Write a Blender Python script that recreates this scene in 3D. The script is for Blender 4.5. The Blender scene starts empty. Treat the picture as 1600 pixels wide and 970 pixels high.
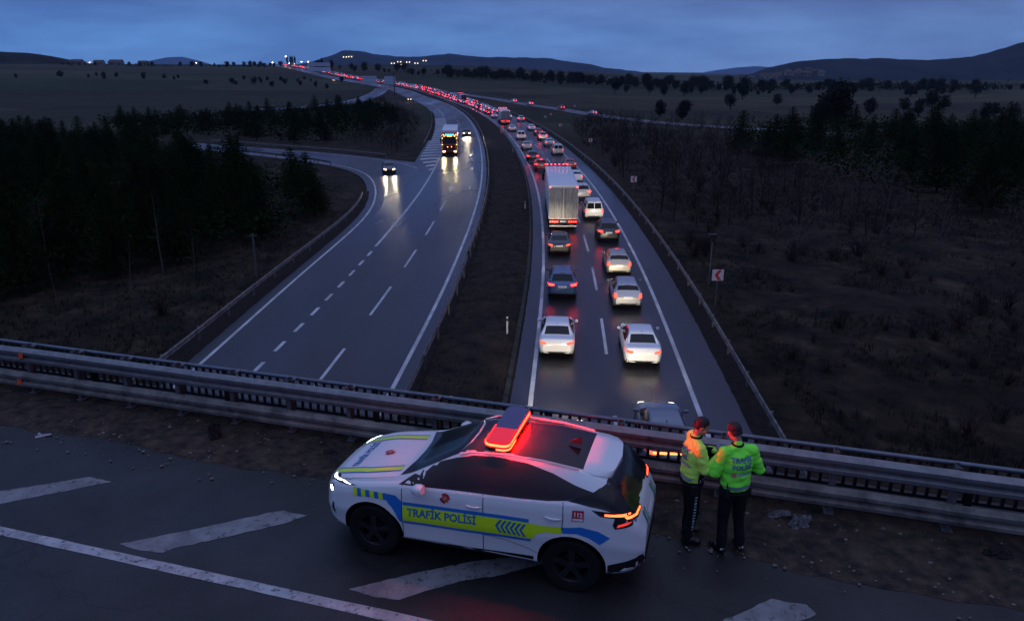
import bpy, bmesh, math, random
from mathutils import Vector, Matrix, noise
from mathutils.bvhtree import BVHTree
R = math.radians
random.seed(11)
SCN = bpy.context.scene
COL = SCN.collection

# ------------------------------------------------------------------ camera, sky, sun, exposure
CAM_Z = 13.3
DECK_Z = 7.3                      # top of the overbridge above the motorway
cam = bpy.data.cameras.new('camera'); camo = bpy.data.objects.new('camera', cam); COL.objects.link(camo)
cam.sensor_width = 36; cam.lens = 36*1150/1600; cam.clip_end = 12000; cam.clip_start = .1
camo.location = (0, 0, CAM_Z); camo.rotation_euler = (R(90-17.97), 0, 0)
SCN.camera = camo

world = bpy.data.worlds.new('World'); SCN.world = world; world.use_nodes = True
wt = world.node_tree; wt.nodes.clear()
def wn(t, **k):
    n = wt.nodes.new(t)
    for a, b in k.items(): setattr(n, a, b)
    return n
wl = wt.links.new
tc = wn('ShaderNodeTexCoord'); sp = wn('ShaderNodeSeparateXYZ'); wl(tc.outputs['Generated'], sp.inputs[0])
ramp = wn('ShaderNodeValToRGB'); wl(sp.outputs['Z'], ramp.inputs[0])
cr = ramp.color_ramp
STOPS = [(0.0, (.125, .245, .58)), (.018, (.125, .255, .60)), (.045, (.112, .240, .57)), (.085, (.088, .180, .46)),
         (.16, (.050, .076, .23)), (.35, (.120, .152, .45)), (.7, (.38, .465, .87)), (1.0, (.43, .525, .96))]
cr.elements[0].position = 0; cr.elements[0].color = (*STOPS[0][1], 1)
cr.elements[1].position = 1; cr.elements[1].color = (*STOPS[-1][1], 1)
for p, c in STOPS[1:-1]:
    e = cr.elements.new(p); e.color = (*c, 1)
# soft cloud banks, stretched along the horizon
mp = wn('ShaderNodeMapping'); mp.inputs['Scale'].default_value = (2.8, 2.8, 13); wl(tc.outputs['Generated'], mp.inputs[0])
n1 = wn('ShaderNodeTexNoise'); n1.inputs['Scale'].default_value = 1.6; n1.inputs['Detail'].default_value = 5; n1.inputs['Roughness'].default_value = .55
wl(mp.outputs[0], n1.inputs['Vector'])
cramp = wn('ShaderNodeValToRGB'); wl(n1.outputs['Fac'], cramp.inputs[0])
cramp.color_ramp.elements[0].position = .36; cramp.color_ramp.elements[0].color = (.74, .76, .82, 1)
cramp.color_ramp.elements[1].position = .64; cramp.color_ramp.elements[1].color = (1.15, 1.14, 1.08, 1)
mul = wn('ShaderNodeMix', data_type='RGBA', blend_type='MULTIPLY'); mul.inputs['Factor'].default_value = 1
wl(ramp.outputs[0], mul.inputs['A']); wl(cramp.outputs[0], mul.inputs['B'])
# left part of the sky is clearer and bluer than the right
lr = wn('ShaderNodeMapRange'); lr.inputs['From Min'].default_value = -.5; lr.inputs['From Max'].default_value = .5
wl(sp.outputs['X'], lr.inputs['Value'])
tint = wn('ShaderNodeMix', data_type='RGBA', blend_type='MULTIPLY'); tint.inputs['Factor'].default_value = 1
tcol = wn('ShaderNodeMix', data_type='RGBA'); tcol.inputs['A'].default_value = (.84, 1.03, 1.08, 1); tcol.inputs['B'].default_value = (1.08, .96, .92, 1)
wl(lr.outputs[0], tcol.inputs['Factor']); wl(mul.outputs['Result'], tint.inputs['A']); wl(tcol.outputs['Result'], tint.inputs['B'])
sky = wn('ShaderNodeTexSky'); sky.sky_type = 'NISHITA'; sky.sun_disc = False; sky.sun_elevation = R(-1.5); sky.sun_rotation = R(200)
bgs = wn('ShaderNodeBackground'); bgs.inputs['Strength'].default_value = .05; wl(sky.outputs[0], bgs.inputs[0])
bg = wn('ShaderNodeBackground'); bg.inputs['Strength'].default_value = .95; wl(tint.outputs['Result'], bg.inputs[0])
add = wn('ShaderNodeAddShader'); wl(bg.outputs[0], add.inputs[0]); wl(bgs.outputs[0], add.inputs[1])
wo = wn('ShaderNodeOutputWorld'); wl(add.outputs[0], wo.inputs['Surface'])

sl = bpy.data.lights.new('sun', 'SUN'); sl.energy = .04; sl.angle = R(40); sl.color = (.75, .8, 1)
so = bpy.data.objects.new('sun', sl); COL.objects.link(so); so.rotation_euler = (R(35), 0, R(20)); so.location = (0, -50, 80)
SCN.view_settings.view_transform = 'Standard'; SCN.view_settings.look = 'None'
SCN.view_settings.exposure = .06; SCN.view_settings.gamma = 1
cy = SCN.cycles
cy.use_denoising = True; cy.sample_clamp_indirect = 3; cy.max_bounces = 5; cy.diffuse_bounces = 2; cy.glossy_bounces = 3
cy.caustics_reflective = False; cy.caustics_refractive = False; cy.use_light_tree = True
try: cy.denoiser = 'OPENIMAGEDENOISE'
except Exception: pass

# ------------------------------------------------------------------ materials
MATS = {}
def mat(name, col, rough=.5, metal=0, emit=None, es=0, coat=0, spec=.5, var=0, vscale=3, bump=0, bscale=20, rvar=0, col2=None, stretch=None, detail=6, objvar=0):
    if name in MATS: return MATS[name]
    m = bpy.data.materials.new(name); m.use_nodes = True; nt = m.node_tree; b = nt.nodes['Principled BSDF']
    b.inputs['Base Color'].default_value = (*col, 1); b.inputs['Roughness'].default_value = rough; b.inputs['Metallic'].default_value = metal
    b.inputs['Specular IOR Level'].default_value = spec
    if coat: b.inputs['Coat Weight'].default_value = coat; b.inputs['Coat Roughness'].default_value = .06
    if emit: b.inputs['Emission Color'].default_value = (*emit, 1); b.inputs['Emission Strength'].default_value = es
    L = nt.links.new
    src = None
    if var or bump or rvar:
        geo = nt.nodes.new('ShaderNodeNewGeometry'); src = geo.outputs['Position']
        if stretch:
            mpn = nt.nodes.new('ShaderNodeMapping'); mpn.inputs['Scale'].default_value = stretch; L(src, mpn.inputs[0]); src = mpn.outputs[0]
    if var or rvar:
        nz = nt.nodes.new('ShaderNodeTexNoise'); nz.inputs['Scale'].default_value = vscale; nz.inputs['Detail'].default_value = detail
        nz.inputs['Roughness'].default_value = .62
        L(src, nz.inputs['Vector'])
    if var:
        r = nt.nodes.new('ShaderNodeValToRGB'); L(nz.outputs['Fac'], r.inputs[0])
        c2 = col2 or tuple(x*(1-var) for x in col)
        r.color_ramp.elements[0].position = .34; r.color_ramp.elements[0].color = (*c2, 1)
        r.color_ramp.elements[1].position = .66; r.color_ramp.elements[1].color = (*col, 1)
        L(r.outputs[0], b.inputs['Base Color'])
    if objvar:
        oi = nt.nodes.new('ShaderNodeObjectInfo'); hs = nt.nodes.new('ShaderNodeMapRange')
        hs.inputs['To Min'].default_value = 1-objvar; hs.inputs['To Max'].default_value = 1+objvar; L(oi.outputs['Random'], hs.inputs['Value'])
        hv = nt.nodes.new('ShaderNodeHueSaturation'); L(hs.outputs[0], hv.inputs['Value'])
        if var: L(r.outputs[0], hv.inputs['Color'])
        else: hv.inputs['Color'].default_value = (*col, 1)
        L(hv.outputs[0], b.inputs['Base Color'])
    if rvar:
        mr = nt.nodes.new('ShaderNodeMapRange'); mr.inputs['From Min'].default_value = .35; mr.inputs['From Max'].default_value = .65
        mr.inputs['To Min'].default_value = max(.02, rough-rvar); mr.inputs['To Max'].default_value = rough+rvar
        nz2 = nt.nodes.new('ShaderNodeTexNoise'); nz2.inputs['Scale'].default_value = vscale*.35; nz2.inputs['Detail'].default_value = 4
        L(src, nz2.inputs['Vector']); L(nz2.outputs['Fac'], mr.inputs['Value']); L(mr.outputs[0], b.inputs['Roughness'])
    if bump:
        nb = nt.nodes.new('ShaderNodeTexNoise'); nb.inputs['Scale'].default_value = bscale; nb.inputs['Detail'].default_value = 5; L(src, nb.inputs['Vector'])
        bp = nt.nodes.new('ShaderNodeBump'); bp.inputs['Strength'].default_value = bump; bp.inputs['Distance'].default_value = .02
        L(nb.outputs['Fac'], bp.inputs['Height']); L(bp.outputs[0], b.inputs['Normal'])
    MATS[name] = m
    return m

M_ASPH = mat('wet_asphalt', (.021, .0195, .023), .33, spec=.50, var=.65, vscale=.30, rvar=.17, bump=.42, bscale=26, stretch=(1, .16, 1))
M_ASPH2 = mat('worn_shoulder_asphalt', (.034, .034, .042), .42, spec=.5, var=.4, vscale=.5, rvar=.08, bump=.3, bscale=26)
M_DECK = mat('deck_asphalt', (.0175, .0155, .0155), .45, spec=.42, var=.6, vscale=.9, rvar=.12, bump=.28, bscale=60)
def deck_detail(m):
    nt = m.node_tree; L = nt.links.new; b = nt.nodes['Principled BSDF']; old = b.inputs['Base Color'].links[0].from_socket
    g = nt.nodes.new('ShaderNodeNewGeometry')
    sp_ = nt.nodes.new('ShaderNodeTexNoise'); sp_.inputs['Scale'].default_value = 90; sp_.inputs['Detail'].default_value = 3; L(g.outputs['Position'], sp_.inputs['Vector'])
    mr = nt.nodes.new('ShaderNodeMapRange'); mr.inputs['From Min'].default_value = .3; mr.inputs['From Max'].default_value = .72; mr.inputs['To Min'].default_value = .45; mr.inputs['To Max'].default_value = 1.9; L(sp_.outputs['Fac'], mr.inputs['Value'])
    mx = nt.nodes.new('ShaderNodeMix'); mx.data_type = 'RGBA'; mx.blend_type = 'MULTIPLY'; mx.inputs['Factor'].default_value = 1; L(old, mx.inputs['A']); L(mr.outputs[0], mx.inputs['B'])
    wv = nt.nodes.new('ShaderNodeTexNoise'); wv.inputs['Scale'].default_value = 1.2; wv.inputs['Detail'].default_value = 5; L(g.outputs['Position'], wv.inputs['Vector'])
    ad = nt.nodes.new('ShaderNodeVectorMath'); ad.operation = 'MULTIPLY_ADD'; ad.inputs[1].default_value = (.9, .9, .9); L(wv.outputs['Color'], ad.inputs[0]); L(g.outputs['Position'], ad.inputs[2])
    vo = nt.nodes.new('ShaderNodeTexVoronoi'); vo.feature = 'DISTANCE_TO_EDGE'; vo.inputs['Scale'].default_value = .38; L(ad.outputs[0], vo.inputs['Vector'])
    cr_ = nt.nodes.new('ShaderNodeMapRange'); cr_.inputs['From Min'].default_value = .0; cr_.inputs['From Max'].default_value = .006; cr_.inputs['To Min'].default_value = .35; L(vo.outputs['Distance'], cr_.inputs['Value'])
    m2 = nt.nodes.new('ShaderNodeMix'); m2.data_type = 'RGBA'; m2.blend_type = 'MULTIPLY'; m2.inputs['Factor'].default_value = 1; L(mx.outputs['Result'], m2.inputs['A']); L(cr_.outputs[0], m2.inputs['B'])
    L(m2.outputs['Result'], b.inputs['Base Color'])
deck_detail(M_DECK)
M_DIRT = mat('dirt_gravel', (.064, .044, .031), .9, spec=.2, var=.75, vscale=5, bump=1.0, bscale=22, col2=(.012, .010, .010))
M_MEDIAN = mat('median_soil', (.034, .023, .015), .95, spec=.12, var=.7, vscale=.9, bump=1.0, bscale=8, col2=(.007, .0065, .006))
M_CONC = mat('bridge_concrete', (.05, .05, .055), .8, spec=.3, var=.5, vscale=2.5, bump=.4, bscale=15)
M_KERB = mat('mossy_kerb', (.05, .045, .04), .9, spec=.2, var=.7, vscale=2.5, bump=.6, bscale=10, col2=(.016, .015, .012))
def paint_mat(name, col, thr, rough=.55, scale=9, base=(.045, .045, .05)):
    """worn road paint: real paint with bare asphalt where it has flaked away"""
    m = mat(name, col, rough)
    nt = m.node_tree; b = nt.nodes['Principled BSDF']; L = nt.links.new
    g = nt.nodes.new('ShaderNodeNewGeometry')
    a = nt.nodes.new('ShaderNodeTexNoise'); a.inputs['Scale'].default_value = scale; a.inputs['Detail'].default_value = 8; a.inputs['Roughness'].default_value = .7
    L(g.outputs['Position'], a.inputs['Vector'])
    r = nt.nodes.new('ShaderNodeValToRGB'); L(a.outputs['Fac'], r.inputs[0])
    r.color_ramp.elements[0].position = thr-.04; r.color_ramp.elements[0].color = (*base, 1)
    r.color_ramp.elements[1].position = thr+.06; r.color_ramp.elements[1].color = (*col, 1)
    c2 = nt.nodes.new('ShaderNodeTexNoise'); c2.inputs['Scale'].default_value = scale*.3; L(g.outputs['Position'], c2.inputs['Vector'])
    mx = nt.nodes.new('ShaderNodeMix'); mx.data_type = 'RGBA'; mx.blend_type = 'MULTIPLY'; mx.inputs['Factor'].default_value = .7
    L(r.outputs[0], mx.inputs['A']); L(c2.outputs['Color'], mx.inputs['B'])
    cc = nt.nodes.new('ShaderNodeMapRange'); cc.inputs['From Min'].default_value = .35; cc.inputs['From Max'].default_value = .65
    cc.inputs['To Min'].default_value = .62; cc.inputs['To Max'].default_value = 1; L(c2.outputs['Fac'], cc.inputs['Value'])
    nt.links.remove(mx.inputs['B'].links[0]); L(cc.outputs[0], mx.inputs['B']); mx.inputs['Factor'].default_value = 1
    L(mx.outputs['Result'], b.inputs['Base Color'])
    return m
M_LINE = paint_mat('road_paint', (.46, .46, .47), .33, scale=2.2)
M_LINE2 = paint_mat('worn_deck_paint', (.36, .36, .37), .40, scale=14)
M_STRIPE = paint_mat('faded_hatch_paint', (.19, .185, .19), .40, scale=11)
M_GALV = mat('galvanised_steel', (.19, .19, .20), .5, .6, var=.35, vscale=6, bump=.1, bscale=30)
M_GALVD = mat('dirty_galvanised_steel', (.21, .195, .17), .6, .35, var=.6, vscale=2.6, bump=.2, bscale=18, col2=(.055, .052, .05))
M_RAIL = mat('painted_rail_steel', (.12, .14, .17), .35, .5, var=.3, vscale=5)
M_BAR = mat('dark_bar_steel', (.008, .009, .011), .6, .2)
M_GLASS = mat('tinted_glass', (.007, .0065, .007), .14, spec=.32)
M_BLACK = mat('black_plastic', (.008, .008, .009), .5, spec=.3)
M_TYRE = mat('tyre_rubber', (.006, .006, .006), .8, spec=.2)
M_RIM = mat('dark_alloy', (.035, .035, .04), .35, .7)
M_RIMS = mat('silver_alloy', (.25, .25, .27), .3, .8)
M_TAIL = mat('tail_light_lit', (.4, .01, .01), .3, emit=(1, .010, .006), es=26)
M_TAILD = mat('tail_light_dim', (.4, .01, .01), .25, emit=(1, .09, .04), es=2.4)
M_TAILF = mat('tail_light_far', (.4, .01, .01), .3, emit=(1, .012, .014), es=80)
M_HEAD = mat('headlight_lit', (.8, .8, .8), .3, emit=(1, .60, .24), es=13)
M_HEADQ = mat('headlight_dipped', (.8, .8, .8), .3, emit=(1, .86, .66), es=9)
M_BRKOFF = mat('brake_light_off', (.10, .008, .008), .3)
M_PLATE = mat('number_plate', (.62, .62, .62), .4)
M_INK = mat('plate_ink', (.02, .02, .03), .5)
M_SEAM = mat('panel_gap', (.01, .01, .014), .6)
def paint(name, col, metal=0, rough=.28): return mat('paint_'+name, col, rough, metal, coat=.6)
P = dict(slate=paint('slate_blue', (.13, .15, .19), .3), white=paint('white', (.62, .62, .62)), silver=paint('silver', (.34, .35, .37), .5, .32), grey=paint('grey', (.12, .12, .135), .5),
         black=paint('black', (.012, .012, .015)), blue=paint('steel_blue', (.05, .10, .20), .4), dark=paint('dark_blue', (.02, .025, .05), .3),
         red=paint('red', (.30, .015, .015)), beige=paint('champagne', (.36, .33, .28), .4), cream=paint('cream', (.52, .50, .44)))

# ------------------------------------------------------------------ mesh helpers
def link(o, parent=None):
    COL.objects.link(o)
    if parent: o.parent = parent
    return o
def tag(o, label=None, cat=None, group=None, kind=None):
    if label: o['label'] = label
    if cat: o['category'] = cat
    if group: o['group'] = group
    if kind: o['kind'] = kind
    return o
def empty(name, loc=(0, 0, 0), rz=0, s=1):
    o = bpy.data.objects.new(name, None); o.location = loc; o.rotation_euler = (0, 0, rz); o.scale = (s, s, s); o.empty_display_size = .3
    return link(o)
def copy_tree(o, parent=None):
    c = o.copy(); link(c, parent)
    for ch in list(o.children): copy_tree(ch, c)
    return c
class MB:
    def __init__(s): s.v = []; s.f = []; s.m = []
    def add(s, vs, fs, mi=0, M=None):
        k = len(s.v)
        s.v += [tuple(M @ Vector(v)) if M else tuple(v) for v in vs]
        s.f += [tuple(i+k for i in f) for f in fs]; s.m += [mi]*len(fs)
    def box(s, c, d, mi=0, M=None):
        x, y, z = c; a, b, e = d[0]/2, d[1]/2, d[2]/2
        vs = [(x+i*a, y+j*b, z+k*e) for k in (-1, 1) for j in (-1, 1) for i in (-1, 1)]
        s.add(vs, [(0, 2, 3, 1), (4, 5, 7, 6), (0, 1, 5, 4), (2, 6, 7, 3), (0, 4, 6, 2), (1, 3, 7, 5)], mi, M)
    def tube(s, pts, rad, n=6, mi=0, cap=True):
        k = len(s.v); P_ = [Vector(p) for p in pts]
        for i, p in enumerate(P_):
            t = (P_[min(i+1, len(P_)-1)]-P_[max(i-1, 0)]).normalized()
            u = t.cross(Vector((0, 0, 1)) if abs(t.z) < .9 else Vector((1, 0, 0))).normalized(); w = t.cross(u)
            r = rad[i] if isinstance(rad, (list, tuple)) else rad
            for j in range(n):
                a = 2*math.pi*j/n; s.v.append(tuple(p+u*math.cos(a)*r+w*math.sin(a)*r))
        for i in range(len(P_)-1):
            for j in range(n):
                a, b = k+i*n+j, k+i*n+(j+1) % n
                s.f.append((a, b, b+n, a+n)); s.m.append(mi)
        if cap:
            s.f.append(tuple(k+j for j in range(n))[::-1]); s.f.append(tuple(k+(len(P_)-1)*n+j for j in range(n))); s.m += [mi, mi]
    def lathe(s, prof, n=24, mi=0, M=None):
        """profile of (radius, y) turned about the y axis"""
        vs = []; fs = []
        for r, y in prof:
            for j in range(n):
                a = 2*math.pi*j/n; vs.append((r*math.cos(a), y, r*math.sin(a)))
        for i in range(len(prof)-1):
            for j in range(n):
                a, b = i*n+j, i*n+(j+1) % n; fs.append((a, a+n, b+n, b))
        s.add(vs, fs, mi, M)
    def build(s, name, mats, parent=None, smooth=False, sharp=40, loc=None):
        me = bpy.data.meshes.new(name); me.from_pydata(s.v, [], s.f)
        if not isinstance(mats, (list, tuple)): mats = [mats]
        for m in mats: me.materials.append(m)
        for p, mi in zip(me.polygons, s.m): p.material_index = mi
        me.update()
        o = bpy.data.objects.new(name, me); link(o, parent)
        if loc: o.location = loc
        if smooth: shade(me, sharp)
        return o
def shade(me, ang=40):
    bm = bmesh.new(); bm.from_mesh(me)
    for f in bm.faces: f.smooth = True
    for e in bm.edges:
        if len(e.link_faces) == 2 and e.calc_face_angle(0) > R(ang): e.smooth = False
    bm.to_mesh(me); bm.free()
def lerp_table(tab, x):
    """table of (x, value...) sorted by falling x"""
    if x >= tab[0][0]: return tab[0][1]
    for (a, va), (b, vb) in zip(tab, tab[1:]):
        if x >= b: return vb+(va-vb)*(x-b)/(a-b)
    return tab[-1][1]
def smooth_table(tab, x, h=.05):
    return sum(lerp_table(tab, x+d*h)*w for d, w in ((-1.5, .15), (-.7, .22), (0, .26), (.7, .22), (1.5, .15)))
def apply_mods(o):
    dg = bpy.context.evaluated_depsgraph_get(); me = bpy.data.meshes.new_from_object(o.evaluated_get(dg))
    o.modifiers.clear(); old = o.data; o.data = me; bpy.data.meshes.remove(old)
    return o

# decals: outlines or letters pressed onto the real surface of a body
def bvh_of(o):
    bm = bmesh.new(); bm.from_mesh(o.data); t = BVHTree.FromBMesh(bm); bm.free(); return t
DIRS = {'L': lambda a, b: (Vector((a, 4, b)), Vector((0, -1, 0))), 'Rt': lambda a, b: (Vector((a, -4, b)), Vector((0, 1, 0))),
        'T': lambda a, b: (Vector((a, b, 5)), Vector((0, 0, -1))), 'B': lambda a, b: (Vector((-6, a, b)), Vector((1, 0, 0))),
        'F': lambda a, b: (Vector((6, a, b)), Vector((-1, 0, 0)))}
def decal(name, bvh, verts2, faces, side, m, parent, off=.004, step=.06, mode=None, smooth=True):
    bm = bmesh.new(); vs = [bm.verts.new((a, b, 0)) for a, b in verts2]
    for f in faces:
        try: bm.faces.new([vs[i] for i in f])
        except ValueError: pass
    bmesh.ops.triangulate(bm, faces=bm.faces[:])
    xs = [v[0] for v in verts2]; ys = [v[1] for v in verts2]
    for ax, lo, hi in ((0, min(xs), max(xs)), (1, min(ys), max(ys))):
        t = math.floor(lo/step)*step+step
        while t < hi:
            co = [0, 0, 0]; co[ax] = t; no = [0, 0, 0]; no[ax] = 1
            bmesh.ops.bisect_plane(bm, geom=bm.verts[:]+bm.edges[:]+bm.faces[:], plane_co=co, plane_no=no, dist=1e-5); t += step
    bad = []
    fn = DIRS[side] if isinstance(side, str) else side
    for v in bm.verts:
        o_, d_ = fn(v.co.x, v.co.y); h = bvh.ray_cast(o_, d_)
        if h[0] is None: bad.append(v); continue
        v.co = h[0]-d_*off
    bmesh.ops.delete(bm, geom=bad, context='VERTS')
    bmesh.ops.recalc_face_normals(bm, faces=bm.faces[:])
    o_, d_ = fn(0, 0)
    for f in bm.faces:
        if f.normal.dot(d_) > 0: f.normal_flip()
        f.smooth = smooth
    me = bpy.data.meshes.new(name); bm.to_mesh(me); bm.free()
    for mm in (m if isinstance(m, (list, tuple)) else [m]): me.materials.append(mm)
    return link(bpy.data.objects.new(name, me), parent)
def poly(name, bvh, pts, side, m, parent, off=.004, step=.07, mirror=False):
    if mirror: pts = [(-a, b) for a, b in pts] if side in ('B', 'F') else pts
    return decal(name, bvh, pts, [tuple(range(len(pts)))], side, m, parent, off, step)
def poly2(name, bvh, pts, m, parent, off=.004, step=.07):
    for sd in ('L', 'Rt'): poly(name, bvh, pts, sd, m, parent, off, step)
def text2d(s, size, bold=.0, align='LEFT'):
    cu = bpy.data.curves.new('lettering', 'FONT'); cu.body = s; cu.size = size; cu.offset = bold; cu.align_x = align; cu.resolution_u = 3
    ob = bpy.data.objects.new('lettering', cu); COL.objects.link(ob); bpy.context.view_layer.update()
    me = bpy.data.meshes.new_from_object(ob.evaluated_get(bpy.context.evaluated_depsgraph_get()))
    vs = [(v.co.x, v.co.y) for v in me.vertices]; fs = [tuple(p.vertices) for p in me.polygons]
    bpy.data.objects.remove(ob); bpy.data.curves.remove(cu); bpy.data.meshes.remove(me)
    return vs, fs
def strip2d(pts, w):
    """thin band polygon along an open polyline"""
    up = []; dn = []
    for i, (x, y) in enumerate(pts):
        a = pts[max(i-1, 0)]; b = pts[min(i+1, len(pts)-1)]; t = Vector((b[0]-a[0], b[1]-a[1])).normalized()
        up.append((x-t.y*w/2, y+t.x*w/2)); dn.append((x+t.y*w/2, y-t.x*w/2))
    vs = up+dn; n = len(pts)
    return vs, [(i, i+1, n+i+1, n+i) for i in range(n-1)]

# ------------------------------------------------------------------ terrain
S = 13.3/12.62
def sm(t): t = min(1, max(0, t)); return t*t*(3-2*t)
def relief(x, y):
    x /= S; y /= S
    az = x/max(y, 1.0); A = 22*(1-sm((az+.12)/.45)); r = math.hypot(x, y)
    return S*A*sm((r-260)/900)
def W(pts): return [(a*S, b*S) for a, b in pts]
class Path:
    def __init__(s, pts, step=2.0):
        P_ = [Vector((a, b)) for a, b in pts]; P_ = [2*P_[0]-P_[1]]+P_+[2*P_[-1]-P_[-2]]
        out = []
        for i in range(1, len(P_)-2):
            p0, p1, p2, p3 = P_[i-1:i+3]; n = max(2, int((p2-p1).length/step))
            # monotone-ish: limit tangents to chord length
            c = (p2-p1).length; m1 = (p2-p0); m1 = m1/m1.length*c; m2 = (p3-p1); m2 = m2/m2.length*c
            for k in range(n):
                t = k/n; t2 = t*t; t3 = t2*t
                out.append((2*t3-3*t2+1)*p1+(t3-2*t2+t)*m1+(-2*t3+3*t2)*p2+(t3-t2)*m2)
        out.append(P_[-2])
        for _ in range(6): out = [out[0]]+[(out[i-1]+2*out[i]+out[i+1])/4 for i in range(1, len(out)-1)]+[out[-1]]
        s.p = out; s.s = [0]
        for a, b in zip(out, out[1:]): s.s.append(s.s[-1]+(b-a).length)
        s.len = s.s[-1]
    def at(s, d, off=0):
        d = min(max(d, 0), s.len-1e-4); lo, hi = 0, len(s.s)-1
        while hi-lo > 1:
            m = (lo+hi)//2
            if s.s[m] <= d: lo = m
            else: hi = m
        f = (d-s.s[lo])/(s.s[hi]-s.s[lo]); p = s.p[lo].lerp(s.p[hi], f)
        a = s.p[max(lo-1, 0)]; b = s.p[min(hi+1, len(s.p)-1)]; t = (b-a).normalized()
        return p+Vector((t.y, -t.x))*off, t          # positive offset = right of travel
    def near(s, x, y):
        q = Vector((x, y)); i = min(range(len(s.p)), key=lambda i: (s.p[i]-q).length_squared)
        t = s.at(s.s[i])[1]; d = q-s.p[i]; return s.s[i]+d.dot(t), d.dot(Vector((t.y, -t.x)))
RLp = Path(W([(-3.2, -30), (.75, 27.2), (1.08, 31.3), (1.45, 36.7), (1.91, 43.9), (2.28, 51.6), (2.68, 64.7), (2.85, 80.3), (2.56, 100.7), (1.97, 114.7), (1.13, 133),
             (-.67, 158.9), (-2.67, 182.4), (-6.0, 213.5), (-10.5, 247.3), (-15.4, 279.6), (-24.8, 323.8), (-37.5, 381), (-50, 428), (-65, 474), (-86, 523), (-114, 575),
             (-132, 612), (-155, 665), (-178, 720), (-208, 790), (-255, 890), (-290, 960)]))
LRp = Path(W([(-8.6, -30), (-4.98, 28.8), (-4.7, 33.3), (-4.36, 39), (-4.05, 46.4), (-3.77, 55.8), (-3.6, 64.5), (-3.56, 81.2), (-4.0, 99.8), (-4.56, 113.2), (-6.18, 142.4),
             (-8.57, 174.5), (-11.7, 207), (-16.5, 247.3), (-23.3, 291.6), (-33.5, 338.6), (-44, 379), (-55.5, 426), (-70.5, 472), (-91, 520.5), (-119, 572),
             (-137, 609), (-160, 662), (-183, 717), (-213, 787), (-260, 887), (-295, 957)]))
LEp = Path(W([(-15.6, -30), (-14.15, 31.5), (-14.06, 34.9), (-13.98, 39.6), (-13.85, 45.6), (-13.5, 55.8), (-13.3, 63), (-13.6, 70.9), (-14.69, 79.7), (-16.53, 88.6), (-18.7, 96.0),
             (-20.8, 100.7), (-24.0, 105), (-29.05, 110.3), (-34.0, 114.5), (-38.8, 118.5), (-46, 123.5), (-54, 129)]))
UEp = Path(W([(-12.2, 99), (-12.97, 102.8), (-15.9, 108.0), (-20.1, 112.6), (-25.7, 117.6), (-33.3, 123.0), (-42.4, 128.4), (-50, 133.2), (-57, 137.5)]))
SRp = Path(W([(-33, 420), (-19.2, 383), (-5.8, 346), (6.6, 302), (16, 272), (23.8, 238), (32, 212), (44, 188), (70, 160)]))
R2p = Path(W([(-78, 462), (-73, 420), (-70, 385), (-68, 345), (-70, 312), (-75, 288), (-82, 272), (-93, 260)]))

ALLP = [(RLp, -5, 12), (LRp, -12, 3)]
def road_dist(x, y):
    d = 1e9
    for p, (a, b) in ((RLp, (-1.5, 10.5)), (LRp, (-10.6, 1.6)), (LEp, (-1.6, 9)), (UEp, (-2, 8.5)), (SRp, (-4, 4)), (R2p, (-5, 5))):
        st = 4 if p.len > 150 else 1
        i = min(range(0, len(p.p), st), key=lambda i: (p.p[i].x-x)**2+(p.p[i].y-y)**2)
        q = p.p[i]
        if (q.x-x)**2+(q.y-y)**2 > 3600 and d < 1e8: continue
        t = p.at(p.s[i])[1]; e = Vector((x, y))-q; off = e.dot(Vector((t.y, -t.x)))
        al = abs(e.dot(t))
        o = max(a-off, off-b, 0)
        if al > 12: o = e.length
        d = min(d, o)
    return d

def ribbon(name, path, o0, o1, z, m, s0=0, s1=None, step=3, mats_n=1, label=None, kind='structure', segs=1, zfun=None):
    b = MB(); s1 = s1 or path.len; n = max(1, int((s1-s0)/step)); vs = []; fs = []
    for i in range(n+1):
        d = s0+(s1-s0)*i/n
        a0 = o0(d) if callable(o0) else o0; a1 = o1(d) if callable(o1) else o1
        for k in range(segs+1):
            f = k/segs; p, t = path.at(d, a0+(a1-a0)*f); vs.append((p.x, p.y, relief(p.x, p.y)+z+(zfun(d, f) if zfun else 0)))
    w = segs+1
    for i in range(n):
        for k in range(segs): a = i*w+k; fs.append((a, a+1, a+w+1, a+w))
    b.add(vs, fs); o = b.build(name, m)
    if kind: tag(o, kind=kind)
    if label: o['label'] = label
    return o

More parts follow.
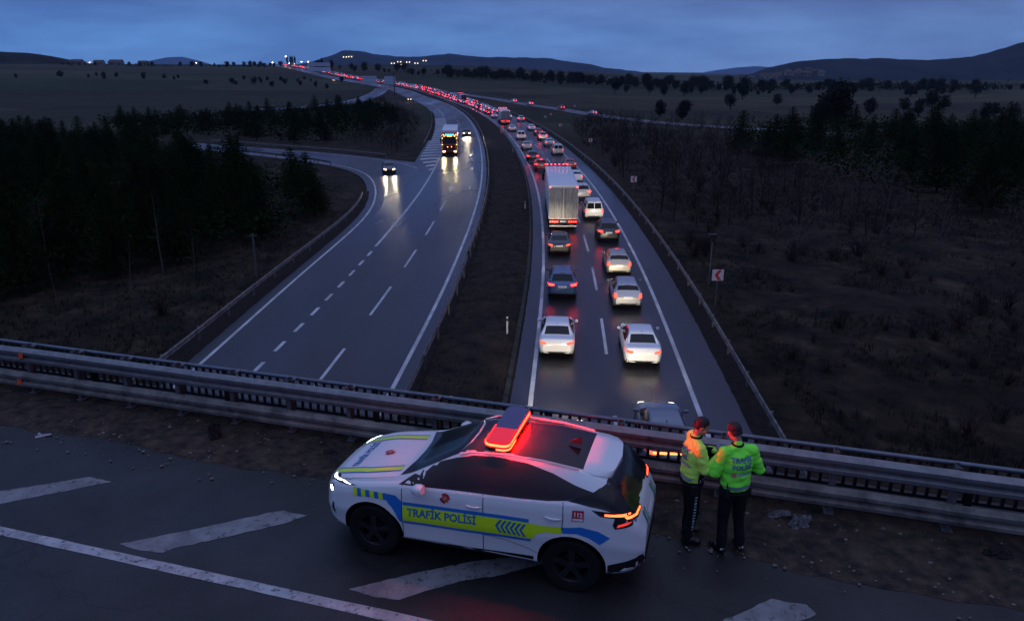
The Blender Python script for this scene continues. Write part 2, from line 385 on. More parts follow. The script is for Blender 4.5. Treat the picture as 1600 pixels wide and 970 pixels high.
def build_ground():
    vs = []; fs = []; az = []; a = -180.0
    while a < 180: az.append(a); a += (.45 if -44 < a < 44 else 4)
    rs = [0, 6, 12]
    r = 17.0
    while r < 9000: rs.append(r); r *= 1.028 if r < 1400 else 1.12
    n = len(az)
    for r in rs:
        for a in az:
            x = r*math.sin(R(a)); y = r*math.cos(R(a)); z = relief(x, y) if y > 0 else 0
            if r < 520 and -46 < a < 46:
                d = road_dist(x, y); k = sm((d-.2)/7)
                z += -.10-.25*k+k*(.55*noise.noise(Vector((x*.07, y*.07, 3)))+.22*noise.noise(Vector((x*.45, y*.45, 9)))+.10*noise.noise(Vector((x*1.3, y*1.3, 4))))
                if d > 8 and x > 0: z -= .8*sm((d-8)/20)
            else:
                z += -.35-r*.0006*0+(.6*noise.noise(Vector((x*.01, y*.01, 5))) if r < 1500 else 0)
            vs.append((x, y, z))
    for i in range(len(rs)-1):
        for j in range(n):
            a, b = i*n+j, i*n+(j+1) % n
            if i == 0: fs.append((a, a+n, b+n)) if False else fs.append((a, a+n, b+n, b))
            else: fs.append((a, a+n, b+n, b))
    m = bpy.data.materials.new('fields_and_scrub'); m.use_nodes = True; nt = m.node_tree; L = nt.links.new; bs = nt.nodes['Principled BSDF']
    bs.inputs['Roughness'].default_value = .95; bs.inputs['Specular IOR Level'].default_value = .12
    g = nt.nodes.new('ShaderNodeNewGeometry')
    def nz(sc, det=6, st=None, rough=.6):
        s_ = g.outputs['Position']
        if st:
            mpn = nt.nodes.new('ShaderNodeMapping'); mpn.inputs['Scale'].default_value = st; L(s_, mpn.inputs[0]); s_ = mpn.outputs[0]
        q = nt.nodes.new('ShaderNodeTexNoise'); q.inputs['Scale'].default_value = sc; q.inputs['Detail'].default_value = det; q.inputs['Roughness'].default_value = rough; L(s_, q.inputs['Vector']); return q
    def rmp(src, stops):
        r_ = nt.nodes.new('ShaderNodeValToRGB'); L(src, r_.inputs[0]); e = r_.color_ramp.elements
        e[0].position, e[0].color = stops[0][0], (*stops[0][1], 1); e[1].position, e[1].color = stops[-1][0], (*stops[-1][1], 1)
        for p_, c_ in stops[1:-1]: q = e.new(p_); q.color = (*c_, 1)
        return r_
    near = rmp(nz(.35, 9, rough=.72).outputs['Fac'], [(.36, (.0045, .0045, .003)), (.46, (.014, .0105, .0065)), (.56, (.028, .019, .012)), (.68, (.060, .043, .029))])
    vor = nt.nodes.new('ShaderNodeTexVoronoi'); vor.inputs['Scale'].default_value = 1
    mpv = nt.nodes.new('ShaderNodeMapping'); mpv.inputs['Scale'].default_value = (.0055, .013, 0); mpv.inputs['Rotation'].default_value = (0, 0, R(12)); L(g.outputs['Position'], mpv.inputs[0]); L(mpv.outputs[0], vor.inputs['Vector'])
    sepc = nt.nodes.new('ShaderNodeSeparateColor'); L(vor.outputs['Color'], sepc.inputs[0])
    far = rmp(sepc.outputs[0], [(0, (.013, .021, .010)), (.25, (.040, .034, .020)), (.45, (.022, .018, .013)), (.62, (.036, .044, .022)), (.8, (.058, .048, .030)), (1, (.016, .026, .012))])
    fn = nz(.04, 6, (1, 3, 1)); fm = nt.nodes.new('ShaderNodeMapRange'); L(fn.outputs['Fac'], fm.inputs['Value']); fm.inputs['From Min'].default_value = .3; fm.inputs['From Max'].default_value = .7; fm.inputs['To Min'].default_value = .6; fm.inputs['To Max'].default_value = 1.25
    fx = nt.nodes.new('ShaderNodeMix'); fx.data_type = 'RGBA'; fx.blend_type = 'MULTIPLY'; fx.inputs['Factor'].default_value = 1; L(far.outputs[0], fx.inputs['A']); L(fm.outputs[0], fx.inputs['B'])
    ln = nt.nodes.new('ShaderNodeVectorMath'); ln.operation = 'LENGTH'; L(g.outputs['Position'], ln.inputs[0])
    mr = nt.nodes.new('ShaderNodeMapRange'); mr.inputs['From Min'].default_value = 150; mr.inputs['From Max'].default_value = 210; L(ln.outputs['Value'], mr.inputs['Value'])
    mx = nt.nodes.new('ShaderNodeMix'); mx.data_type = 'RGBA'; L(mr.outputs[0], mx.inputs['Factor']); L(near.outputs[0], mx.inputs['A']); L(fx.outputs['Result'], mx.inputs['B'])
    L(mx.outputs['Result'], bs.inputs['Base Color'])
    bp = nt.nodes.new('ShaderNodeBump'); bp.inputs['Strength'].default_value = .9; bp.inputs['Distance'].default_value = .25; L(nz(2.4, 8, rough=.7).outputs['Fac'], bp.inputs['Height']); L(bp.outputs[0], bs.inputs['Normal'])
    b = MB(); b.add(vs, fs); o = b.build('ground', m, smooth=True, sharp=180); tag(o, kind='structure')
    return o
ground = build_ground()
_bm = bmesh.new(); _bm.from_mesh(ground.data); GB = BVHTree.FromBMesh(_bm); _bm.free()
def gz(x, y):
    h = GB.ray_cast(Vector((x, y, 300)), Vector((0, 0, -1))); return h[0].z if h[0] else relief(x, y)

# carriageways
LW = 3.3*S
ribbon('road_away', RLp, -.95, 2*LW+2.2, .0, M_ASPH, step=3, segs=2)
ribbon('road_oncoming', LRp, -10.4, .95, .0, M_ASPH, step=3, segs=2)
# slip road: a sheet between its outer edge and the motorway
def slip_road():
    A = [(-15.5, -30), (-15.1, 31.5), (-15.0, 45), (-14.6, 58), (-14.3, 65), (-14.6, 71), (-15.7, 79.7), (-17.3, 87.8), (-19.5, 95.0), (-21.5, 99.6), (-24.6, 103.8), (-29.6, 109.2), (-34.5, 113.3), (-39.5, 117.3), (-52.6, 126.9), (-60, 131)]
    B = [(-10, -30), (-8, 31.5), (-7.6, 45), (-7.4, 58), (-7.4, 66), (-7.6, 80), (-8, 95), (-9, 103), (-12, 107.5), (-15, 109.5), (-19.6, 114), (-25.1, 118.8), (-32.7, 124.2), (-41.8, 129.6), (-54.5, 137.2), (-62, 141.5)]
    a = Path(W(A)); c = Path(W(B)); vs = []; fs = []; ks = []
    def keyed(path, src):   # arc position of each key
        return [path.near(x*S, y*S)[0] for x, y in src]
    ka, kb = keyed(a, A), keyed(c, B); rows = []
    for i in range(len(A)-1):
        for k in range(8): rows.append((ka[i]+(ka[i+1]-ka[i])*k/8, kb[i]+(kb[i+1]-kb[i])*k/8))
    for da, db in rows:
        p, _ = a.at(da); q, _ = c.at(db)
        for k in range(4): r_ = p.lerp(q, k/3); vs.append((r_.x, r_.y, relief(r_.x, r_.y)-.012))
    for i in range(len(rows)-1):
        for k in range(3): j = i*4+k; fs.append((j, j+1, j+5, j+4))
    b = MB(); b.add(vs, fs); tag(b.build('slip_road', M_ASPH), kind='structure')
slip_road()
ribbon('side_road', SRp, -3.2, 3.2, .03, M_ASPH2, step=4)
ribbon('far_slip_road', R2p, -4.2, 4.2, .02, M_ASPH, step=4)
# median strip of bare soil, slightly crowned
def median():
    vs = []; fs = []; n = int(RLp.len/3); seg = 8
    for i in range(n):
        d = RLp.len*i/(n-1); p, t = RLp.at(d, -.98); s_, _o = (d*LRp.len/RLp.len, 0); best = LRp.near(p.x, p.y); q, _ = LRp.at(best[0], .98)
        for k in range(seg+1):
            f = k/seg; r_ = p.lerp(q, f); z = -.02+.22*math.sin(math.pi*f)**.7+.10*noise.noise(Vector((r_.x*.8, r_.y*.5, 1)))*(0 if k in (0, seg) else 1)-(.05 if k in (0, seg) else 0)
            vs.append((r_.x, r_.y, relief(r_.x, r_.y)+z))
    for i in range(n-1):
        for k in range(seg): j = i*(seg+1)+k; fs.append((j, j+seg+1, j+seg+2, j+1))
    b = MB(); b.add(vs, fs); tag(b.build('median', M_MEDIAN, smooth=True, sharp=180), kind='structure')
median()
# stone kerbs along the median
ribbon('median_kerb', RLp, -1.2, -.97, .05, M_KERB, s1=330, zfun=lambda d, f: .05*noise.noise(Vector((d*.9, 0, 2))))

# dirt washed on to the edges of the asphalt
def edge_dirt(path, o_in, o_out, s0, s1, seed, amp=.06):
    sg = 1 if o_out > o_in else -1
    ribbon('verge_dirt', path, lambda d: o_in+sg*amp*(-noise.noise(Vector((d*.35, seed, 0)))-.8*noise.noise(Vector((d*1.9, seed, 3)))), o_out, .004, M_VERGE, s0, s1, .45, segs=2, zfun=lambda d, f: (.02*f if f else 0))
M_VERGE = mat('verge_dirt', (.022, .017, .015), .95, spec=.1, var=.6, vscale=3, bump=.8, bscale=9)
edge_dirt(RLp, 2*LW+1.75, 2*LW+2.75, 20, 330, 1); edge_dirt(LRp, .62, 1.2, 20, 330, 2); edge_dirt(LEp, -.75, -1.9, 20, 118, 3); edge_dirt(LRp, -9.6, -10.7, 185, 300, 4); edge_dirt(RLp, -.86, -1.1, 20, 330, 5, .05)
# painted lines (all lie on the road surface)
def line(path, off, w, s0=0, s1=None, m=M_LINE, z=.006, step=3): return ribbon('lane_marking', path, off-w/2, off+w/2, z, m, s0, s1, step)
def dashes(path, off, w, keys):
    b = MB()
    for s0, s1 in keys:
        n = max(1, int((s1-s0)/2)); vs = []; fs = []
        for i in range(n+1):
            d = s0+(s1-s0)*i/n
            for o_ in (-w/2, w/2): p, t = path.at(d, off+o_); vs.append((p.x, p.y, relief(p.x, p.y)+.007))
        for i in range(n): fs.append((2*i, 2*i+1, 2*i+3, 2*i+2))
        b.add(vs, fs)
    tag(b.build('lane_dashes', M_LINE), kind='structure')
line(RLp, 0, .2); line(RLp, 2*LW, .2); line(LRp, 0, .2)
def yS(path, y): return path.near(path.at(0)[0].x if False else min(path.p, key=lambda q: abs(q.y-y*S)).x, y*S)[0]
k0 = [(yS(RLp, a), yS(RLp, b)) for a, b in ((26-7, 26), (32.5, 37.7), (43.1, 48.5), (53.2, 58.8), (64, 70))]
d = k0[-1][1]+6
while d < RLp.len-20: k0.append((d, d+5.6)); d += 11.6
dashes(RLp, LW, .16, k0)
k1 = [(yS(LRp, a), yS(LRp, b)) for a, b in ((29.7-2.5, 32.8), (37.9, 43.5), (48.3, 53.5), (58.7, 64.5), (69.7, 75.8))]
d = k1[-1][1]+6
while d < LRp.len-20: k1.append((d, d+5.6)); d += 11.6
dashes(LRp, -LW, .16, k1)
k2 = []; d = yS(LRp, 18.5)
while d < yS(LRp, 53.5): k2.append((d, d+1.45)); d += 2.9
dashes(LRp, -2*LW+.1, .2, k2)
ribbon('lane_marking', LRp, -2*LW-.05, -2*LW+.15, .006, M_LINE, yS(LRp, 54.5), None)
line(LEp, 0, .18); line(UEp, 0, .18, s0=3)
# hatched nose between slip road and motorway
hb = MB(); d = yS(LRp, 101)
while d < yS(LRp, 215):
    w = min(2.9, .5+(d-yS(LRp, 101))*.16)
    p0, t = LRp.at(d, -2*LW-.15); p1, _ = LRp.at(d-1.6, -2*LW-.15-w); vs = []
    for p in (p0, p1):
        for e in (0, 1.9): q = p+t*e; vs.append((q.x, q.y, relief(q.x, q.y)+.007))
    hb.add(vs, [(0, 1, 3, 2)]); d += 4.6
tag(hb.build('hatched_marking', M_LINE), kind='structure')
line(SRp, -2.8, .14, z=.04); line(SRp, 2.8, .14, z=.04); line(R2p, -3.6, .16, z=.03); line(R2p, 3.6, .16, z=.03)

# ------------------------------------------------------------------ hills on the horizon
def hill(name, sil, depth, m, label, amp=3, base=-12, res=12, facecol=None):
    b = MB(); vs = []; fs = []; pts = []
    for (x0, y0, z0), (x1, y1, z1) in zip(sil, sil[1:]):
        n = max(2, int((x1-x0)/res))
        for k in range(n): f = k/n; g = f*f*(3-2*f)*.5+f*.5; pts.append((x0+(x1-x0)*f, y0, z0+(z1-z0)*g))
    pts.append(sil[-1]); rows = 14; n = len(pts)
    for j in range(rows+1):
        f = j/rows
        for x, y, z in pts:
            h = math.sin(math.pi*min(1, f*1.0))**.8 if f < .5 else math.sin(math.pi*f)**.6
            yy = y+(f-.5)*depth; sc = yy/y
            nn = noise.noise(Vector((x*.004, yy*.004, 2)))*amp*3+noise.noise(Vector((x*.02, yy*.02, 7)))*amp
            zz = base+(z-base)*h+nn*(h if j != rows//2 else .25)*(.6 if f < .5 else 1)
            if j == rows//2: zz = z+noise.noise(Vector((x*.05, 0, 7)))*amp*.8+abs(noise.noise(Vector((x*.013, 3, 7))))*amp*2.2
            vs.append((x*(1+(sc-1)*.9), yy, zz))
    for j in range(rows):
        for i in range(n-1): a = j*n+i; fs.append((a, a+1, a+n+1, a+n))
    b.add(vs, fs); o = b.build(name, m, smooth=True, sharp=180); tag(o, kind='structure'); o['label'] = label
    return o
M_HILL1 = mat('wooded_hill', (.022, .032, .045), 1, spec=.05, var=.6, vscale=.012, bump=1, bscale=.05, col2=(.012, .018, .03))  # bluish tone of distance haze mixed into the woodland colour
M_HILL2 = mat('haze_tinted_hill', (.030, .05, .088), 1, spec=.05, var=.4, vscale=.006)  # blue of the distance haze painted into the base colour
M_HILL3 = mat('farthest_haze_tinted_hill', (.055, .10, .19), 1, spec=.05, var=.2, vscale=.002)  # paler again, with more haze blue painted in
M_HILL4 = mat('dark_near_hill', (.020, .022, .024), 1, spec=.05, var=.5, vscale=.02)
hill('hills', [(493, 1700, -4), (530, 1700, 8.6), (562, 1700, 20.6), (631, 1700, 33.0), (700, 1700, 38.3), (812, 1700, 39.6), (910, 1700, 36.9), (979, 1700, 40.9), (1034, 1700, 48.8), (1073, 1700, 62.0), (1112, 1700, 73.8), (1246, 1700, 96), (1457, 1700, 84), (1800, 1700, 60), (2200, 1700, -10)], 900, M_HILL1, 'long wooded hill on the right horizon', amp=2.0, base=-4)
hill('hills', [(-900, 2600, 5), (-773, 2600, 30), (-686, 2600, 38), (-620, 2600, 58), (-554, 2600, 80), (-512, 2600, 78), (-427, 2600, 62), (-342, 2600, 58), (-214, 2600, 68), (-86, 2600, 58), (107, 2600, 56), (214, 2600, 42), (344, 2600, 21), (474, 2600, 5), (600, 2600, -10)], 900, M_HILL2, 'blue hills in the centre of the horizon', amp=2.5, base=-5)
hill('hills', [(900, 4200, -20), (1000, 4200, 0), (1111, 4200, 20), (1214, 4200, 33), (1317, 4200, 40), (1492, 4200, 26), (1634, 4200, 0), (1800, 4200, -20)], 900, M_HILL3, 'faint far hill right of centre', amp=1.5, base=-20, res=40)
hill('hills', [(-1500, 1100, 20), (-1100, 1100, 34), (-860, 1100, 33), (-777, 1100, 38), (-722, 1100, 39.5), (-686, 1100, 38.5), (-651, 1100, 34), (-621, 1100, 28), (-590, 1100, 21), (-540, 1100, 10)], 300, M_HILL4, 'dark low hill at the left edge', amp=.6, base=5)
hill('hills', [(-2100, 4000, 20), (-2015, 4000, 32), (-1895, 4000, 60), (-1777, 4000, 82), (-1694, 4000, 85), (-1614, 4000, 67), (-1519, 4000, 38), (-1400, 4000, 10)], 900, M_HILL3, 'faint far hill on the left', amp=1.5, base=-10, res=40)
# ------------------------------------------------------------------ overbridge
BA = Vector((.9585, -.2852, 0)); BB = Vector((.2852, .9585, 0)); BO = Vector((0, 10.11, DECK_Z))
BM = Matrix(((BA.x, BB.x, 0, BO.x), (BA.y, BB.y, 0, BO.y), (0, 0, 1, BO.z), (0, 0, 0, 1)))
def bpt(x, y):                      # deck coordinates of a point on the deck
    e = Vector((x, y, 0))-Vector((BO.x, BO.y, 0)); return e.dot(BA), e.dot(BB)
b = MB(); NS = 60
b.add([(-45, -14, -.9), (45, -14, -.9), (45, .95, -.9), (-45, .95, -.9), (-45, -14, -.01), (45, -14, -.01), (45, .95, -.01), (-45, .95, -.01)],
      [(0, 3, 2, 1), (4, 5, 6, 7), (0, 1, 5, 4), (2, 3, 7, 6), (0, 4, 7, 3), (1, 2, 6, 5)], 0, BM)
slab = b.build('bridge_slab', M_CONC); tag(slab, kind='structure')
b = MB(); b.add([(-45, -13.9, .004), (45, -13.9, .004), (45, -.15, .004), (-45, -.15, .004)], [(0, 1, 2, 3)], 0, BM)
tag(b.build('bridge_road', M_DECK), kind='structure')
# dirt and gravel lying against the barrier, ragged front edge
b = MB(); n = 260; rows = 6; vs = []; fs = []
for i in range(n+1):
    a = -22+44*i/n
    front = -.92-.28*noise.noise(Vector((a*.35, 2, 0)))-.10*noise.noise(Vector((a*2.3, 5, 0)))+(-.35*sm((a-2)/5))
    for k in range(rows+1):
        f = k/rows; y = front+(.50-front)*f
        z = .0035+.045*math.sin(math.pi*min(f*1.15, 1))*(.55+.8*noise.noise(Vector((a*1.7, y*2.5, 0))))*(0 if k == 0 else 1)+(.012*noise.noise(Vector((a*9, y*9, 1))) if k else 0)
        vs.append((a, y, max(z, .002)+.004))
for i in range(n):
    for k in range(rows): j = i*(rows+1)+k; fs.append((j, j+rows+1, j+rows+2, j+1))
b.add(vs, fs, 0, BM); tag(b.build('roadside_dirt', M_DIRT, smooth=True, sharp=180), kind='structure')
# concrete upstand that carries the railing
b = MB(); b.add([(-45, .52, 0), (45, .52, 0), (45, .52, .20), (-45, .52, .20), (-45, .93, .20), (45, .93, .20), (45, .93, 0), (-45, .93, 0), (-45, .54, .23), (45, .54, .23), (45, .90, .23), (-45, .90, .23)],
      [(0, 1, 2, 3), (3, 2, 9, 8), (8, 9, 10, 11), (11, 10, 5, 4), (4, 5, 6, 7)], 0, BM)
tag(b.build('bridge_kerb', M_CONC), kind='structure')
# road markings on the deck
b = MB(); vs = []; fs = []; n = 200
for i in range(n+1):
    a = -30+60*i/n
    for e in (-1, 1): vs.append((a, -3.37+e*(.078+.012*noise.noise(Vector((a*6, e*3, 0)))), .009))
for i in range(n): fs.append((2*i, 2*i+2, 2*i+3, 2*i+1))
b.add(vs, fs, 0, BM); tag(b.build('edge_line', M_LINE2), kind='structure')
STR = [[(-7.34-1.1, 9.18-.45), (-7.55-1.0, 9.5-.42), (-7.6, 9.52), (-7.0, 9.72), (-6.47, 9.93), (-6.05, 9.78), (-6.32, 9.66), (-7.34, 9.18)],
       [(-5.16, 8.25), (-4.80, 8.10), (-4.50, 8.06), (-4.41, 8.15), (-3.90, 8.36), (-3.13, 8.70), (-2.86, 8.90), (-3.25, 9.02), (-3.7, 8.84), (-4.33, 8.56), (-4.8, 8.38)],
       [(-1.96, 7.36), (-1.62, 7.22), (-1.32, 7.17), (-1.05, 7.32), (-.55, 7.53), (-.2, 7.6), (.16, 7.75), (.9, 8.0), (.85, 8.18), (.24, 8.02), (-.49, 7.89), (-1.2, 7.66), (-1.6, 7.5)],
       [(2.2, 6.74), (2.7, 6.99), (3.05, 7.19), (3.43, 7.09), (3.48, 6.93), (3.1, 6.74), (2.4, 6.5), (1.7, 6.28), (1.5, 6.45)]]
b = MB()
for k, pts in enumerate(STR):
    pts = [bpt(x*1.017, y*1.017) for x, y in pts]; out = []
    for i, p in enumerate(pts):
        q = pts[(i+1) % len(pts)]; m_ = max(2, int(math.dist(p, q)/.035))
        for j in range(m_):
            f = j/m_; x = p[0]+(q[0]-p[0])*f; y = p[1]+(q[1]-p[1])*f; e = math.sin(math.pi*f)*.024
            out.append((x+e*noise.noise(Vector((x*9, y*9, k))), y+e*noise.noise(Vector((x*8, y*8, k+9))), .0085))
    b.add(out, [tuple(range(len(out)))], 0, BM)
tag(b.build('hatched_marking', M_STRIPE), kind='structure')

# double-beam crash barrier
def wbeam(b, z0, x0, x1, M, mi=0, d=-.04, seg=1.5, jig=0):
    prof = [(.015, 0), (-.02, .012), (-.075, .055), (-.075, .105), (-.01, .145), (-.01, .17), (-.075, .205), (-.075, .255), (-.02, .30), (.015, .312)]
    n = max(1, int((x1-x0)/seg)); vs = []; fs = []; w = len(prof)
    for i in range(n+1):
        x = x0+(x1-x0)*i/n; jz = jig*noise.noise(Vector((x*.7, z0, 0)))
        for p, z in prof: vs.append((x, d+p, z0+z+jz))
        for p, z in prof: vs.append((x, d+p+.004, z0+z+jz))
    for i in range(n):
        for k in range(w-1):
            j = i*2*w+k; fs.append((j, j+2*w, j+2*w+1, j+1)); fs.append((j+w, j+w+1, j+3*w+1, j+3*w))
        j = i*2*w; fs += [(j, j+w, j+3*w, j+2*w), (j+w-1, j+3*w-1, j+4*w-1, j+2*w-1)]
    b.add(vs, fs, mi, M)
barrier = tag(empty('crash_barrier', BO+BB*.27+Vector((0, 0, -.0))), 'double-beam steel crash barrier along the edge of the bridge road', 'barrier')
BL = Matrix(((BA.x, BB.x, 0, 0), (BA.y, BB.y, 0, 0), (0, 0, 1, 0), (0, 0, 0, 1)))
xs = sorted([4.61, 6.12, 7.62, 9.1, 3.1, 1.6, .1, -1.4, -2.95, -4.1, -5.25, -6.4, -7.55, -8.7, -9.85, -11, -12.2, -13.4])
for z0, m, nm in ((.165, M_GALVD, 'lower_beam'), (.675, M_GALV, 'upper_beam')):
    b = MB(); x = -30
    while x < 30:                     # overlapping plates
        wbeam(b, z0+(0 if int(x/4) % 2 else .004), x, x+4.1, BL, d=-.04-(.004 if int(x/4) % 2 else 0), seg=1, jig=.008); x += 4
    for px in xs: b.tube([BL @ Vector((px, -.075, z0+.157)), BL @ Vector((px, -.060, z0+.157))], .022, 8)
    o = b.build(nm, m, barrier, smooth=True, sharp=50)
    o['label'] = 'rust-stained lower beam' if nm[0] == 'l' else 'smoother grey upper beam'
for px in xs:
    b = MB()
    for c, d in (((px-.035, .09, .50), (.006, .14, 1.02)), ((px, .16, .50), (.07, .006, 1.02)), ((px, .025, .50), (.07, .006, 1.02))): b.box(c, d, 0, BL)
    b.box((px, .09, .03), (.13, .19, .02), 0, BL)
    b.build('post', M_GALV, barrier)
    for z0 in (.32, .83): b = MB(); b.box((px, -.01, z0), (.10, .06, .16), 0, BL); b.build('spacer_block', M_GALV, barrier)
    b = MB(); b.box((px+.02, .22, .94), (.04, .16, .03), 0, BL); b.build('rear_brace', M_GALV, barrier)
M_REFL = mat('orange_reflector', (.75, .10, .02), .35)
for x, z in ((-9.98, .30), (-9.80, .86)):
    b = MB(); b.add([(x-.05, -.122, z-.06), (x+.05, -.122, z-.04), (x+.06, -.122, z+.05), (x-.04, -.122, z+.06), (x-.05, -.112, z-.06), (x+.05, -.112, z-.04), (x+.06, -.112, z+.05), (x-.04, -.112, z+.06)],
                    [(0, 1, 2, 3), (4, 7, 6, 5), (0, 4, 5, 1), (1, 5, 6, 2), (2, 6, 7, 3), (3, 7, 4, 0)], 0, BL)
    b.build('reflector', M_REFL, barrier)
# railing on the outer edge
railing = tag(empty('bridge_railing', BO), 'low steel railing of close upright bars on the outer edge of the bridge', 'railing')
RY = .62
b = MB(); b.tube([BL @ Vector((x, RY, .90)) for x in (-40, -20, 0, 20, 40)], .036, 10); b.build('handrail', M_RAIL, railing, smooth=True)
b = MB(); b.box((0, RY, .33), (80, .04, .05), 0, BL); b.build('bottom_rail', M_BAR, railing)
b = MB(); b.box((0, 0, 0), (.045, .03, .53)); bar0 = b.build('baluster', M_BAR, railing); bar0.rotation_euler.z = math.atan2(BA.y, BA.x)
bx = []; x = -40.0
while x < 40: bx.append(x); x += .155
bx = [x for i, x in enumerate(bx)]
bx.sort(key=lambda x: abs(x+1.4)); first = True
for i, x in enumerate(bx[:100]):
    c = bar0 if first else bar0.copy(); first = False
    if c is not bar0: link(c, railing)
    c.location = BL @ Vector((x, RY, .61))
b = MB()
for x in bx[100:]: b.box((x, RY, .61), (.045, .03, .53), 0, BL)
tag(b.build('baluster_row', M_BAR, railing), kind='stuff')
for i in range(-13, 14):
    b = MB(); b.box((i*3+.4, RY, .56), (.075, .075, .68), 0, BL); b.build('railing_post', M_BAR, railing)

# litter on the deck
def crumpled(name, x, y, sx, sy, sz, m, seed, label, cat, rz=0, group=None):
    bm = bmesh.new(); bmesh.ops.create_icosphere(bm, subdivisions=4, radius=1)
    for v in bm.verts:
        p = v.co*1.6+Vector((seed, seed*2, 0)); k = 1+.45*noise.noise(p)+.35*noise.noise(p*2.6)
        q = v.co*k; v.co = Vector((q.x*sx, q.y*sy, max(0, (q.z+.35))*sz*(.6+.8*noise.noise(p*3.1))))
    for v in bm.verts: v.co.z = max(0, v.co.z)
    me = bpy.data.meshes.new(name); bm.to_mesh(me); bm.free(); me.materials.append(m)
    o = link(bpy.data.objects.new(name, me)); o.location = (x*1.017, y*1.017, DECK_Z+.018); o.rotation_euler.z = rz
    return tag(o, label, cat, group)
M_BAG = mat('dirty_plastic', (.16, .155, .16), .5, var=.6, vscale=12); M_RUB = mat('old_rubber', (.02, .014, .012), .9, var=.5, vscale=20)
M_STONE = mat('stone', (.16, .14, .12), .9, var=.4, vscale=30)
crumpled('plastic_sheet', 3.74, 8.89, .16, .07, .06, M_BAG, 1.3, 'pale flat plastic sheet lying just behind the right officer by the barrier', 'litter', .1)
crumpled('plastic_bag', 3.93, 8.66, .15, .09, .12, M_BAG, 4.1, 'crumpled grey plastic bag nearest the right officer, in front of the flat sheet', 'litter', .4)
crumpled('rubber_scrap', -5.02, 11.18, .10, .12, .28, M_RUB, 7.7, 'brown lump of torn rubber standing in the dirt below the left part of the barrier', 'litter')
crumpled('rubber_scrap', 6.22, 7.98, .17, .07, .10, M_RUB, 9.2, 'dark rubber scrap lying on the gravel at the far right', 'litter', -.2)
crumpled('rubber_scrap', -2.95, 10.62, .12, .06, .06, M_RUB, 12.2, 'small dark scrap on the asphalt left of the police car bonnet', 'litter', -.2)
b = MB()
for a0, l in ((.2, .15), (2.5, .12), (4.0, .10)):
    c, s_ = math.cos(a0), math.sin(a0); b.add([(-.02*s_, .02*c, .0), (.02*s_, -.02*c, 0), (l*c+.02*s_, l*s_-.02*c, .03), (l*c-.02*s_, l*s_+.02*c, .01), (0, 0, .04), (l*c, l*s_, .045)], [(0, 1, 4), (1, 2, 5, 4), (2, 3, 5), (3, 0, 4, 5), (0, 3, 2, 1)])
o = b.build('paper_scrap', mat('paper', (.34, .34, .36), .7)); o.location = (-7.99*1.017, 11.24*1.017, DECK_Z+.006); tag(o, 'torn white paper scrap alone on the asphalt at the far left', 'litter')
rng = random.Random(5)
st = MB()
for i in range(900):
    a = rng.uniform(-13, 11); y = rng.uniform(-1.15, .25) if rng.random() < .8 else rng.uniform(-1.6, -.9); r = rng.choice([.006, .008, .01, .012, .016, .022])*rng.uniform(.7, 1.5)
    bm = bmesh.new(); bmesh.ops.create_icosphere(bm, subdivisions=1, radius=r)
    p = BM @ Vector((a, y, .016+r*.3)); off = [(v.co.x*rng.uniform(.7, 1.4)+p.x, v.co.y*rng.uniform(.7, 1.4)+p.y, v.co.z*.7+p.z) for v in bm.verts]
    bm.verts.ensure_lookup_table(); st.add(off, [tuple(v.index for v in f.verts) for f in bm.faces]); bm.free()
tag(st.build('gravel', M_STONE), 'loose stones scattered in the dirt along the barrier', 'gravel', kind='stuff')

